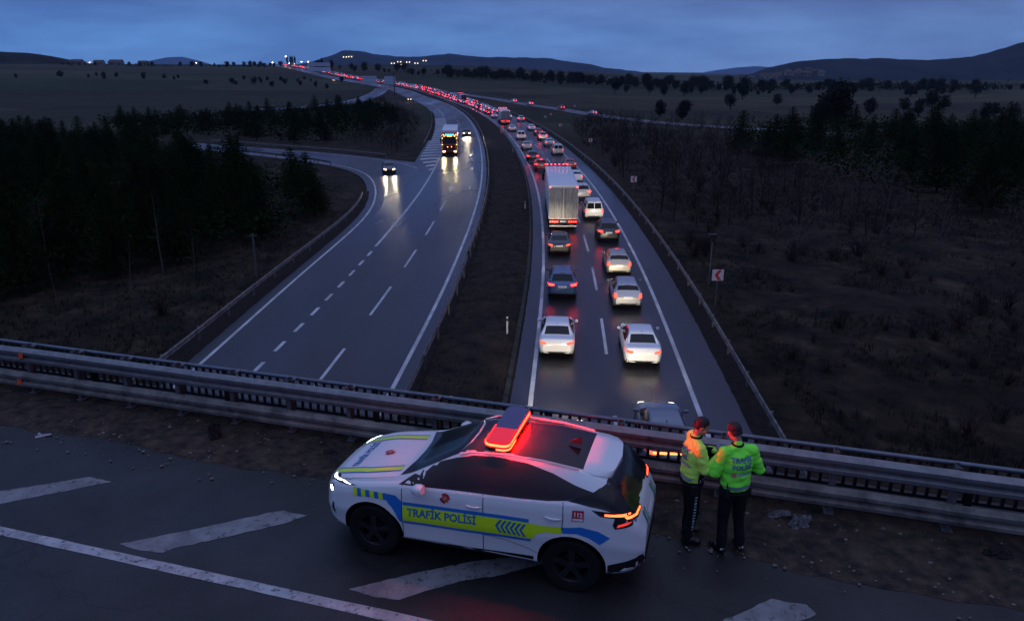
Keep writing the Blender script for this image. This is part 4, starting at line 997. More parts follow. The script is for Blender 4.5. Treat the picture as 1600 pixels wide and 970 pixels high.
    ws = MB(); ws.add([(x0+1.785, -1.05, 3.10), (x0+1.785, 1.05, 3.10), (x0+2.075, 1.12, 2.02), (x0+2.075, -1.12, 2.02), (x0+1.76, -1.05, 3.10), (x0+1.76, 1.05, 3.10), (x0+2.05, 1.12, 2.02), (x0+2.05, -1.12, 2.02)],
                      [(0, 3, 2, 1), (4, 5, 6, 7), (0, 1, 5, 4), (3, 7, 6, 2), (0, 4, 7, 3), (1, 2, 6, 5)]); ws.build('windscreen', M_GLASS, cb)
    for sg in (-1, 1):
        sw = MB(); sw.add([(x0+.95, sg*1.228, 2.2), (x0+1.9, sg*1.228, 2.1), (x0+1.68, sg*1.228, 3.0), (x0+.95, sg*1.228, 3.0)], [(0, 1, 2, 3)]); sw.build('side_window', M_GLASS, cb)
        mr = MB(); mr.box((x0+2.1, sg*1.42, 2.55), (.14, .22, .75)); mr.box((x0+2.0, sg*1.3, 2.75), (.06, .25, .05)); mr.build('wing_mirror', M_BLACK, cb)
        hl = MB(); rbox(hl, (x0+2.14, sg*.92, .78), (.08, .40, .20), .02); hl.build('headlight', M_HEAD if front_lit else M_HEADQ, cb)
        wheel(cb, x0+1.35, sg*1.04, .5, .5, .32, M_GALVD); wheel(cb, x0-2.2, sg*1.0, .5, .5, .5, M_GALVD)
    g = MB(); g.box((x0+2.155, 0, 1.45), (.04, 1.7, .75)); g.box((x0+2.165, 0, .62), (.05, 2.2, .22)); g.build('grille', M_BLACK, cb)
    fr = MB(); fr.box((x0-1.0, 0, .85), (4.2, .9, .25)); fr.build('frame', M_BLACK, cb)
    vz = MB(); vz.box((x0+2.0, 0, 3.17), (.34, 2.1, .05)); vz.build('sun_visor', M_BLACK, cb)
    for k in range(6 if not front_lit else 0):
        ml = MB(); ml.box((x0+.35, -1.05+2.1*k/5, 3.97 if H < 3.95 else 4.08), (.08, .12, .07)); ml.build('marker_light', M_REDMARK, cb)
    if not front_lit:
        rk = MB(); rk.tube([(x0+.35, -1.15, 4.03), (x0+.35, 1.15, 4.03)], .03, 6); rk.box((x0+.35, -.8, 3.93), (.05, .05, .2)); rk.box((x0+.35, .8, 3.93), (.05, .05, .2)); rk.build('light_rack', M_GALV, cb)
    else:
        s_ = MB(); rbox(s_, (x0+1.74, 0, 3.46), (.10, 1.75, .30), .02); sb = s_.build('sign_box', M_BLACK, cb)
        for k in range(7):
            q = MB(); wd_ = [.14, .10, .16, .10, .13, .10, .15][k]; q.box((x0+1.80, -.62+k*.205, 3.46), (.012, wd_, .17)); q.box((x0+1.80, -.62+k*.205, 3.46), (.014, wd_*.4, .20)); q.build('led_strip', M_GREENLED, sb)
        for z, ys in ((3.46, (-1.0, 1.0)), (3.24, (-.85, -.3, -.1, .1, .3, .85)), (1.55, (-.32, .32)), (2.9, (-1.16, 1.16)), (1.9, (-1.18, 1.18))):
            for y in ys: q = MB(); rbox(q, (x0+(1.82 if z > 3 else 2.17 if z < 1.8 else 2.06 if z < 2 else 1.86), y, z), (.06, .13, .08), .012); q.build('marker_light', M_AMBER, cb)
        for sg in (-1, 1):
            for z in (3.3, 2.2, 1.2): q = MB(); q.box((x0+1.2, sg*1.25, z), (.06, .05, .06)); q.build('marker_light', M_AMBER, cb)
    return root
s_, o_ = RLp.near(3.85, 63.2)
t1 = lorry('articulated_lorry'); p, tt = RLp.at(s_, 1.75); p2, _ = RLp.at(s_+12, 1.75); t1.location = (p.x, p.y, 0); t1.rotation_euler.z = math.atan2(p2.y-p.y, p2.x-p.x)
tag(t1, 'big articulated lorry with white roof and grey rear doors in the left lane', 'lorry', GQ)
s_, o_ = RLp.near(-.2, 199); t2 = lorry('box_truck', L=7.0, H=3.6, door=mat('grey_truck_door', (.26, .27, .27), .5, var=.2, vscale=4), Wd=2.4); p, tt = RLp.at(s_, 1.75); t2.location = (p.x, p.y, 0); t2.rotation_euler.z = math.atan2(tt.y, tt.x)
tag(t2, 'smaller grey box truck farther up the left lane among the cars', 'lorry', GQ)
s_, o_ = LRp.near(-11.0, 120.9); t3 = lorry('articulated_lorry', front_lit=True, cabm=M_TRUCKRED)
p, tt = LRp.at(s_, -2.0*LW+1.75); p2, tt2 = LRp.at(s_+18.6, -2*LW+1.6); hd = math.atan2(p.y-p2.y, p.x-p2.x); t3.location = (p2.x, p2.y, 0); t3.rotation_euler.z = hd
tag(t3, 'oncoming red lorry with a green lit sign, amber marker lamps and glaring headlights', 'lorry', 'vehicles coming towards the bridge')
for sg in (-1, 1): beam(t3, sg*.92, .8, 13.6+.75+2.25, 320, 60, (1, .78, .45))
s_ = RLp.near(-17.5, 334)[0]; t4 = lorry('box_truck', L=7.5, H=3.5, cabm=P['black'], door=mat('black_truck_door', (.02, .02, .025), .5), Wd=2.4); p, tt = RLp.at(s_, 3.3); t4.location = (p.x, p.y, relief(p.x, p.y)); t4.rotation_euler.z = math.atan2(tt.y, tt.x)
tag(t4, 'dark-doored box truck with a white roof in the far queue at the bend', 'lorry', GQ)
# ------------------------------------------------------------------ police car
M_PBLUE = mat('livery_blue', (.008, .14, .46), .35, coat=.4); M_PYEL = mat('livery_yellow_green', (.52, .74, .01), .4, coat=.3)
M_PRED = mat('badge_red', (.42, .015, .03), .4); M_GOLD = mat('emblem_gold', (.45, .22, .12), .4); M_PWHITE = mat('badge_white', (.65, .65, .65), .4)
M_ROOF = mat('glossy_black_roof', (.006, .006, .009), .16, spec=.35)
M_BARRED = mat('light_bar_red', (.5, .01, .01), .3, emit=(1, .055, .03), es=26); M_BARHOT = mat('light_bar_core', (.8, .2, .1), .3, emit=(1, .0015, .0004), es=450)
M_BARTOP = mat('light_bar_lid', (.05, .035, .12), .25, spec=.6, coat=.4)
M_BARDIM = mat('light_bar_lens_lit', (.35, .01, .02), .3, emit=(1, .02, .03), es=1.6)
M_TAILO = mat('police_tail_led', (.5, .05, .01), .3, emit=(1, .085, .02), es=6.5); M_TAILO2 = mat('police_tail_inner', (.4, .02, .01), .3, emit=(1, .05, .04), es=.8)
M_LEDW = mat('daytime_led', (.8, .8, .8), .3, emit=(.85, .93, 1), es=14)
police = empty('police_car', (-.326, 8.542, DECK_Z+.036), R(163.62), .9745); police.scale.y = .868
tag(police, 'white police crossover with blue and yellow-green stripes and a glowing red light bar, parked across the bridge shoulder', 'car')
police['label'] = 'white police car with yellow-green TRAFİK POLİSİ stripes and glowing red light bar'
PT = dict(L=4.4, zt=[(2.2, .70), (2.14, .85), (1.95, .945), (1.6, 1.035), (1.2, 1.105), (1.0, 1.14), (.85, 1.19), (.15, 1.565), (-.3, 1.622), (-.9, 1.605), (-1.4, 1.545), (-1.70, 1.475), (-1.86, 1.35), (-2.05, 1.12), (-2.13, 1.03), (-2.2, .84)],
          zs=[(2.2, .64), (2.0, .83), (1.6, .95), (1.0, 1.05), (.6, 1.075), (0, 1.10), (-.8, 1.15), (-1.2, 1.19), (-1.6, 1.22), (-1.9, 1.12), (-2.1, .98), (-2.2, .76)],
          w=[(2.2, .40), (2.15, .56), (2.05, .70), (1.92, .80), (1.75, .87), (1.5, .91), (1.3, .915), (.6, .90), (-.4, .90), (-1.3, .925), (-1.75, .89), (-2.0, .84), (-2.12, .77), (-2.2, .64)],
          zb=[(2.2, .34), (2.05, .24), (1.85, .24), (-1.85, .27), (-2.05, .32), (-2.2, .42)], flare=.018, tum=.52)
pb = car_body(PT, 150, 3, 'body', [P['white'], M_BLACK], police); pv = bvh_of(pb)
cut_arches(pb, [(1.335, .355), (-1.335, .365)], .43, w=.89)
poly('windscreen', pv, [(.98, -.70), (.90, -.30), (.88, 0), (.90, .30), (.98, .70), (.20, .56), (.13, .3), (.11, 0), (.13, -.3), (.20, -.56)], 'T', M_GLASS, police, .006)
poly('roof_panel', pv, [(.19, -.545), (.0, -.55), (-1.40, -.545), (-1.46, -.45), (-1.47, 0), (-1.46, .45), (-1.40, .545), (.0, .55), (.19, .545), (.10, .3), (.08, 0), (.10, -.3)], 'T', M_ROOF, police, .0065)
poly('rear_window', pv, [(-1.68, -.54), (-2.02, -.66), (-2.07, 0), (-2.02, .66), (-1.68, .54)], 'T', M_GLASS, police, .007)
SIDE = [(.95, 1.08), (.70, 1.25), (.44, 1.385), (.22, 1.465), (0, 1.52), (-.3, 1.545), (-.7, 1.535), (-1.05, 1.48), (-1.35, 1.40), (-1.60, 1.345), (-1.42, 1.29), (-1.25, 1.235), (-1.02, 1.195), (-.7, 1.165), (-.3, 1.14), (.2, 1.12), (.65, 1.095)]
poly2('side_window', pv, SIDE, mat('privacy_glass', (.022, .015, .017), .22, spec=.3), police, .005, .06)
poly2('rear_quarter_glass', pv, [(-1.36, 1.27), (-1.52, 1.33), (-1.62, 1.395), (-1.72, 1.43), (-1.82, 1.40), (-1.95, 1.24), (-2.04, 1.10), (-1.85, 1.165), (-1.62, 1.205), (-1.40, 1.225), (-1.26, 1.235)], M_GLASS, police, .006, .05)
poly2('sill_cladding', pv, [(.93, .22), (.93, .33), (0, .345), (-.86, .40), (-.86, .22)], M_BLACK, police, .006)
poly2('front_cladding', pv, [(1.78, .22), (1.78, .33), (2.0, .34), (2.14, .36), (2.14, .22)], M_BLACK, police, .006)
poly2('rear_cladding', pv, [(-1.78, .25), (-1.78, .44), (-2.0, .52), (-2.16, .58), (-2.16, .3)], M_BLACK, police, .006)
poly('rear_bumper_trim', pv, [(-.70, .36), (.70, .36), (.76, .58), (-.76, .58)], 'B', M_BLACK, police, .008)
poly('number_plate', pv, [(-.26, .84), (.26, .84), (.26, .95), (-.26, .95)], 'B', M_PLATE, police, .012)
for x, z0, z1 in ((.90, .34, 1.09), (-.20, .35, 1.13), (-1.215, .86, 1.21)):
    vs, fs = strip2d([(x, z0), (x-.01, (z0+z1)/2), (x, z1)], .010)
    for sd in ('L', 'Rt'): decal('door_gap', pv, vs, fs, sd, M_SEAM, police, .0042, .06)
vs, fs = strip2d([(.98, .74), (1.3, .77), (1.7, .76), (1.95, .66), (2.08, .56)], .008)
for e in (1, -1): decal('bonnet_gap', pv, [(a, c*e) for a, c in vs], fs, 'T', M_SEAM, police, .003, .06)
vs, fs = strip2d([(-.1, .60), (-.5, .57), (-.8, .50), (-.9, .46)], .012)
for sd in ('L', 'Rt'): decal('crease_shade_strip', pv, vs, fs, sd, mat('crease_shadow', (.20, .20, .22), .5), police, .003, .06)  # shade of the door crease painted as a thin grey strip
DG = {}
for nm_, e in (('L', 1), ('Rt', -1)):
    dd = Vector((.7071, -.7071*e, 0)); pp_ = Vector((.7071, .7071*e, 0)); DG[nm_] = (lambda a, c, dd=dd, pp_=pp_, e=e: (Vector((-1.93, .70*e, c))-dd*3+pp_*a, dd))
    poly('rear_corner_glass', pv, [(-.42, 1.10), (-.10, 1.09), (.14, 1.15), (.34, 1.21), (.30, 1.36), (.10, 1.45), (-.42, 1.47)], DG[nm_], M_GLASS, police, .0075, .04)
# livery
yel = [(.88, .60), (.88, .815), (0, .845), (-.75, .875), (-.95, .875), (-1.21, .90), (-1.21, .815), (-1.02, .80), (-.90, .75), (-.84, .665), (0, .625)]
poly2('yellow_stripe', pv, yel, M_PYEL, police, .0055, .06)
for pts, w_ in (([(.88, .845), (0, .875), (-.80, .905)], .045), ([(.88, .575), (0, .60), (-.83, .64)], .035)):
    vs, fs = strip2d(pts, w_)
    for sd in ('L', 'Rt'): decal('blue_stripe', pv, vs, fs, sd, M_PBLUE, police, .0056, .05)
poly2('blue_panel', pv, [(.895, .865), (.895, .57), (.93, .57), (.965, .66), (1.03, .76), (1.10, .83), (1.10, .945), (.98, .94)], M_PBLUE, police, .0055, .05)
poly2('blue_panel', pv, [(-1.222, .90), (-1.222, .825), (-1.4, .845), (-1.55, .81), (-1.68, .74), (-1.80, .84), (-1.66, .91), (-1.45, .94)], M_PBLUE, police, .0055, .05)
for i in range(8):
    x = 1.60-.0625*i; m_ = M_PBLUE if i % 2 else M_PYEL
    zl = .855 if 1.16 < x < 1.5 else .84
    poly2('check_block', pv, [(x, .945), (x-.058, .948), (x-.070, zl), (x-.012, zl-.003)], m_, police, .0058, .05)
M_TXT = mat('livery_letters', (.012, .11, .33), .4)
tv, tf = text2d('TRAFİK POLİSİ', .155, .0045)
tw = max(a for a, c in tv)-min(a for a, c in tv); k = .94/tw
zc = lambda x: .685+(.82-x)*.045
decal('lettering', pv, [(.82-a*k, zc(.82-a*k)+c*.95) for a, c in tv], [f[::-1] for f in tf], 'L', M_TXT, police, .0085, .05)
decal('lettering', pv, [(-.12+a*k, zc(-.12+a*k)+c*.95) for a, c in tv], tf, 'Rt', M_TXT, police, .0085, .05)
for i in range(6):
    x = -.37-.062*i
    for sg in (1, -1): poly2('arrow_mark', pv, [(x, .765), (x-.036, .765), (x-.036-.055, .765+sg*.085), (x-.055, .765+sg*.085)], M_TXT, police, .0085, .05)
def star(cx, cz, r, n=8):
    return [(cx+(r if i % 2 == 0 else r*.5)*math.cos(math.pi*i/n), cz+(r if i % 2 == 0 else r*.5)*math.sin(math.pi*i/n)) for i in range(2*n)]
poly2('police_star', pv, star(.30, 1.005, .072), M_PRED, police, .006, .05)
poly2('police_star_centre', pv, star(.30, 1.005, .032), M_GOLD, police, .009, .05)
# 112 badge
poly2('emergency_badge', pv, [(-1.335, 1.145), (-1.475, 1.155), (-1.475, 1.015), (-1.335, 1.005)], M_PRED, police, .006, .05)
poly2('badge_caption', pv, [(-1.345, 1.045), (-1.465, 1.052), (-1.465, 1.022), (-1.345, 1.015)], M_PWHITE, police, .008, .05)
tv, tf = text2d('112', .088, .003); tw = max(a for a, c in tv); k = .112/tw
decal('badge_number', pv, [(-1.35-a*k, 1.070+c*.9) for a, c in tv], [f[::-1] for f in tf], 'L', M_PWHITE, police, .009, .05)
decal('badge_number', pv, [(-1.462+a*k, 1.070+c*.9) for a, c in tv], tf, 'Rt', M_PWHITE, police, .009, .05)
# bonnet livery
for e in (1, -1):
    vs, fs = strip2d([(1.02, .50*e), (1.5, .55*e), (1.9, .50*e), (2.05, .44*e)], .10); decal('bonnet_stripe', pv, vs, fs, 'T', M_PYEL, police, .005, .05)
    for o_ in (.07, -.07):
        vs, fs = strip2d([(1.02, (.50+o_)*e), (1.5, (.55+o_)*e), (1.9, (.50+o_)*e), (2.05, (.44+o_)*e)], .022); decal('bonnet_stripe', pv, vs, fs, 'T', M_PBLUE, police, .0055, .05)
tv, tf = text2d('TRAFİK POLİSİ', .15, .004, 'CENTER')
decal('bonnet_lettering', pv, [(1.74+c*.9, -a*.78) for a, c in tv], tf, 'T', M_TXT, police, .006, .05)
poly('bonnet_star', pv, star(1.42, 0, .085), 'T', M_PRED, police, .006); poly('bonnet_star_centre', pv, star(1.42, 0, .038), 'T', M_GOLD, police, .009)
# lamps
for e in (1, -1):
    for sd, pts in ((('L' if e > 0 else 'Rt'), [(1.62, .955), (1.76, .935), (1.92, .915), (2.08, .885), (2.16, .86), (2.16, .885), (2.08, .912), (1.92, .942), (1.76, .962)]),):
        fd = Vector((-.7071, -.7071*e, 0)); fp = Vector((.7071, -.7071*e, 0)); FD = (lambda a, c, fd=fd, fp=fp, e=e: (Vector((1.93, .76*e, c))-fd*3+fp*a, fd))
        poly('headlight_housing', pv, [(-.34, .965), (-.12, .925), (.10, .895), (.26, .87), (.26, .915), (.10, .945), (-.12, .965)], FD, M_BLACK, police, .006, .03)
        poly('daytime_light', pv, [(-.26, .958), (-.10, .942), (.08, .918), (.25, .893), (.25, .908), (.08, .934), (-.10, .957)], FD, M_LEDW, police, .011, .03)
    o_, d_ = FD(.06, .80); hh_ = pv.ray_cast(o_, d_); c0 = hh_[0]+d_*.012; dr = -d_
    hb_ = MB(); hb_.tube([c0-dr*.03, c0+dr*.017], .052, 16); hb_.build('headlight_housing', M_BLACK, police, smooth=True)
    hb_ = MB(); hb_.tube([c0+dr*.014, c0+dr*.026], .040, 16); hb_.build('headlight', mat('police_headlamp', (.8, .8, .8), .3, emit=(.9, .95, 1), es=10), police, smooth=True)
    poly('fog_intake', pv, [(-.02, .46), (.04, .47), (.02, .62), (-.03, .60)], FD, M_BLACK, police, .006, .04)
    sd = 'L' if e > 0 else 'Rt'
    poly('tail_light_housing', pv, [(-1.56, 1.175), (-1.67, 1.11), (-1.84, 1.095), (-1.82, 1.01), (-1.85, .96), (-2.03, 1.0), (-2.19, 1.06), (-2.19, 1.12), (-2.04, 1.15), (-1.85, 1.165)], sd, M_BLACK, police, .007, .04)
    poly('tail_light', pv, [(-1.72, 1.122), (-1.96, 1.113), (-2.17, 1.085), (-2.17, 1.108), (-1.96, 1.138), (-1.72, 1.145)], sd, M_TAILO, police, .012, .03)
    poly('tail_light_lower', pv, [(-1.87, .985), (-1.98, 1.02), (-2.04, 1.045), (-1.98, 1.05), (-1.88, 1.02)], sd, M_TAILO2, police, .012, .03)
    poly('tail_light_housing', pv, [(.38*e, 1.06), (.80*e, 1.05), (.82*e, 1.13), (.38*e, 1.10)], 'B', M_BLACK, police, .008, .04)
    poly('tail_light', pv, [(.42*e, 1.075), (.80*e, 1.082), (.80*e, 1.108), (.42*e, 1.09)], 'B', M_TAILO, police, .014, .04)
    for j, (y0, m_) in enumerate(((.30, M_PBLUE), (.345, M_PYEL), (.40, M_PBLUE))):
        poly('rear_stripe', pv, [(y0*e, 1.02), ((y0+.04)*e, 1.02), ((y0+.10)*e, .70), ((y0+.06)*e, .70)], 'B', m_, police, .010, .05)
# spoiler
sp_ = MB(); prof = [(-1.40, 1.560, 1.49), (-1.55, 1.548, 1.46), (-1.68, 1.530, 1.45), (-1.80, 1.508, 1.468)]
vs = []
for x, z1, z0 in prof:
    hw = .60-.13*max(0, (-1.55-x)/.25)**2
    for y in (-hw, -hw+.05, -.35, 0, .35, hw-.05, hw): vs.append((x+(.10*(y/.6)**2 if x < -1.7 else 0), y, z1-.022*(y/.6)**2-(.035 if abs(y) > hw-.02 else 0)+.012))
    for y in (hw, 0, -hw): vs.append((x+(.10*(y/.6)**2 if x < -1.7 else 0), y, z0-.02))
n = 10; fs = [tuple(range(n))[::-1], tuple(3*n+i for i in range(n))]
for j in range(3): fs += [(j*n+i, j*n+(i+1) % n, (j+1)*n+(i+1) % n, (j+1)*n+i) for i in range(n)]
sp_.add(vs, fs); so_ = sp_.build('spoiler', P['white'], police)
bm = bmesh.new(); bm.from_mesh(so_.data); bmesh.ops.recalc_face_normals(bm, faces=bm.faces); bm.to_mesh(so_.data); bm.free(); shade(so_.data, 40)
for e in (1, -1):
    b = MB(); b.tube([(.18, .585*e, 1.505), (0, .605*e, 1.572), (-.4, .615*e, 1.612), (-.9, .61*e, 1.597), (-1.35, .60*e, 1.545)], .013, 8); b.build('roof_rail', P['white'], police, smooth=True)
b = MB(); b.add([(-1.12, -.02, 1.62), (-1.12, .02, 1.62), (-1.28, .028, 1.61), (-1.28, -.028, 1.61), (-1.27, 0, 1.70), (-1.25, 0, 1.70)], [(0, 1, 5), (1, 2, 4, 5), (3, 0, 5, 4), (2, 3, 4)])
fin = b.build('shark_fin_aerial', M_BLACK, police)
for y in (.78, -.78):
    wheel(police, 1.335, y, .337, .368, .23, M_RIM); wheel(police, -1.335, y, .337, .368, .23, M_RIM)
for e in (1, -1):
    mirror(police, .60, .90*e, 1.135, P['white'])
    for x in (.02, -1.0):
        hd = MB(); z_ = .965 if x > 0 else 1.0
        pts = []
        for f_ in (0, .25, .5, .75, 1):
            xx = x-.20*f_; h = pv.ray_cast(Vector((xx, 4*e, z_)), Vector((0, -e, 0))); pts.append((xx, h[0].y+e*(.006+.026*math.sin(math.pi*f_)**.6), z_+.004*f_))
        hd.tube(pts, [.010, .015, .016, .015, .010], 8); hd.build('door_handle', P['white'], police, smooth=True)
# light bar across the roof
lb = empty('light_bar'); lb.parent = police; lb.location = (-.30, 0, 1.645)
def obround(hx, hy, r, n=8, z0=0, z1=.1, inset=0):
    pts = []
    for sx, sy, a0 in ((1, 1, 0), (-1, 1, 90), (-1, -1, 180), (1, -1, 270)):
        for i in range(n+1): a = R(a0+90*i/n); pts.append((sx*(hx-r)+r*math.cos(a), sy*(hy-r)+r*math.sin(a)))
    return pts
o_ = obround(.165, .60, .10); n = len(o_)
b = MB(); b.add([(x, y, 0) for x, y in o_]+[(x, y, .035) for x, y in o_], [tuple(range(n))[::-1], tuple(range(n, 2*n))]+[(i, (i+1) % n, n+(i+1) % n, n+i) for i in range(n)]); b.build('base', M_BLACK, lb, smooth=True, sharp=40)
o2 = obround(.160, .595, .095); o3 = obround(.150, .585, .09); o4 = obround(.11, .545, .06)
near_half = lambda y: y > .12
def band(name, test, z0, z1, m, oo=o2, zz=None):
    b = MB()
    for i in range(n):
        a, c = oo[i], oo[(i+1) % n]
        segs = 8 if math.dist(a, c) > .1 else 1
        for s2 in range(segs):
            p = (a[0]+(c[0]-a[0])*s2/segs, a[1]+(c[1]-a[1])*s2/segs); q = (a[0]+(c[0]-a[0])*(s2+1)/segs, a[1]+(c[1]-a[1])*(s2+1)/segs)
            if test((p[1]+q[1])/2, (p[0]+q[0])/2):
                nn = Vector((q[1]-p[1], p[0]-q[0])).normalized()*.008
                b.add([(*p, z0), (*q, z0), (*q, z1), (*p, z1), (p[0]+nn.x, p[1]+nn.y, z0), (q[0]+nn.x, q[1]+nn.y, z0), (q[0]+nn.x, q[1]+nn.y, z1), (p[0]+nn.x, p[1]+nn.y, z1)], [(0, 3, 2, 1), (4, 5, 6, 7), (0, 1, 5, 4), (3, 7, 6, 2), (0, 4, 7, 3), (1, 2, 6, 5)])
    return b.build(name, m, lb)
band('lens', lambda y, x: True, .035, .085, M_BARDIM, o3)
band('led_tube', lambda y, x: x >= 0 and y > .02 or y > .55, .052, .078, M_BARHOT)
band('led_tube', lambda y, x: x < 0 and -.52 < y <= .55, .050, .080, mat('light_bar_rear_leds', (.8, .2, .1), .3, emit=(1, .0003, .00007), es=1500))
band('led_tube', lambda y, x: y > .28 and x < 0, .002, .022, M_BARHOT)
def lid(name, ylo, yhi, z, m):
    pts = [(x, min(max(y, ylo), yhi)) for x, y in obround(.160, .595, .095)]
    top = [(x*.92, min(max(y, ylo+.005), yhi-.005)) for x, y in pts]
    b = MB(); b.add([(x, y, z) for x, y in pts]+[(x*.93, y*.99, z+.022) for x, y in pts], [tuple(range(n))[::-1], tuple(range(n, 2*n))]+[(i, (i+1) % n, n+(i+1) % n, n+i) for i in range(n)])
    return b.build(name, m, lb)
lid('lid', -.6, .14, .086, M_BARTOP); lid('lit_lid', .142, .60, .086, mat('lit_red_lid', (.30, .01, .02), .3, emit=(1, .012, .025), es=.6))
for y in (.45, -.45):
    b = MB(); b.box((0, y, -.015), (.10, .05, .05)); b.build('mount', M_BLACK, lb)

# ------------------------------------------------------------------ the two officers
def capsule(b, p0, r0, p1, r1, n=14, sq=None):
    p0, p1 = Vector(p0), Vector(p1); t = (p1-p0); L_ = t.length; t = t/L_ if L_ > 1e-6 else Vector((0, 0, 1))
    u = t.cross(Vector((0, 0, 1)) if abs(t.z) < .9 else Vector((0, 1, 0))).normalized(); w = t.cross(u)
    rings = []
    for i in range(5): a = math.pi/2*i/5; rings.append((p0-t*r0*math.cos(a), r0*math.sin(a)+1e-4))
    for i in range(6): a = math.pi/2*i/5; rings.append((p1+t*r1*math.sin(a), r1*math.cos(a)+1e-4))
    vs = []; m = len(rings)
    for c, r in rings:
        for j in range(n): a = 2*math.pi*j/n; q = c+u*math.cos(a)*r+w*math.sin(a)*r; vs.append(tuple(q))
    fs = [(i*n+j, i*n+(j+1) % n, (i+1)*n+(j+1) % n, (i+1)*n+j) for i in range(m-1) for j in range(n)]
    fs += [tuple(range(n))[::-1], tuple((m-1)*n+j for j in range(n))]
    b.add(vs, fs)
def ellipsoid(b, c, r, M=None):
    bm = bmesh.new(); bmesh.ops.create_icosphere(bm, subdivisions=3, radius=1); c = Vector(c)
    vs = []
    for v in bm.verts:
        q = Vector((v.co.x*r[0], v.co.y*r[1], v.co.z*r[2]))
        if M: q = M @ q
        vs.append(tuple(q+c))
    b.add(vs, [tuple(v.index for v in f.verts) for f in bm.faces]); bm.free()
def blob(name, b, voxel, m, parent, it=3, cut=None):
    me = bpy.data.meshes.new(name); me.from_pydata(b.v, [], b.f); me.materials.append(m[0] if isinstance(m, list) else m)
    bm = bmesh.new(); bm.from_mesh(me); bmesh.ops.recalc_face_normals(bm, faces=bm.faces); bm.to_mesh(me); bm.free()
    o = bpy.data.objects.new(name, me); link(o, parent)
    md = o.modifiers.new('r', 'REMESH'); md.mode = 'VOXEL'; md.voxel_size = voxel
    ms = o.modifiers.new('s', 'SMOOTH'); ms.iterations = it; ms.factor = .5
    bpy.context.view_layer.update(); apply_mods(o)
    if isinstance(m, list):
        while len(o.data.materials) < len(m): o.data.materials.append(m[len(o.data.materials)])
    if cut: cut(o)
    for p in o.data.polygons: p.use_smooth = True
    return o
M_SKIN = mat('skin', (.33, .18, .12), .5); M_HAIR = mat('dark_hair', (.008, .006, .005), .7)
M_HIVIS = mat('hi_vis_green', (.20, .95, .06), .7, spec=.3, bump=.25, bscale=14); M_HIVISY = mat('hi_vis_yellow', (.52, .88, .12), .7, spec=.3, bump=.25, bscale=14)
M_DARKCL = mat('black_uniform', (.006, .006, .008), .85, spec=.2, bump=.3, bscale=16); M_BOOT = mat('black_boot', (.006, .006, .006), .4)
M_REFS = mat('reflective_tape', (.26, .34, .40), .35, .2); M_REFG = mat('pale_green_tape', (.28, .50, .42), .4); M_SHOEW = mat('white_shoe_side', (.42, .42, .44), .6)
M_LOGOB = mat('jacket_letters', (.10, .16, .30), .5)
def hand(b, wrist, fwd, palm_n, side, curl=.9, s=1.0):
    """palm, four unequal bent fingers and a thumb leaving the side of the palm"""
    f = Vector(fwd).normalized(); nrm = Vector(palm_n).normalized(); sd = f.cross(nrm).normalized()*side
    w = Vector(wrist)
    for k in (-1.2, -.4, .4, 1.2): capsule(b, w+f*.015*s+sd*k*.011*s, .013*s, w+f*.088*s+sd*k*.017*s, .0105*s, 8)
    for k, L_ in ((-1.5, .070), (-.5, .080), (.5, .076), (1.5, .060)):
        p = w+f*.092*s+sd*k*.0185*s; a = 0; seg = (L_*.45*s, L_*.32*s, L_*.25*s); r = .0092*s
        for q in seg:
            a += curl*.62; d = (f*math.cos(a)+nrm*math.sin(a)); e = p+d*q; capsule(b, p, r, e, r*.9, 8); p = e; r *= .92
    p = w+f*.030*s+sd*-1.7*.016*s; d = (f*.75-sd*.6+nrm*.35).normalized(); e = p+d*.042*s; capsule(b, p, .0125*s, e, .011*s, 8); e2 = e+(f*.85+nrm*.5-sd*.1).normalized()*.032*s; capsule(b, e, .011*s, e2, .009*s, 8)
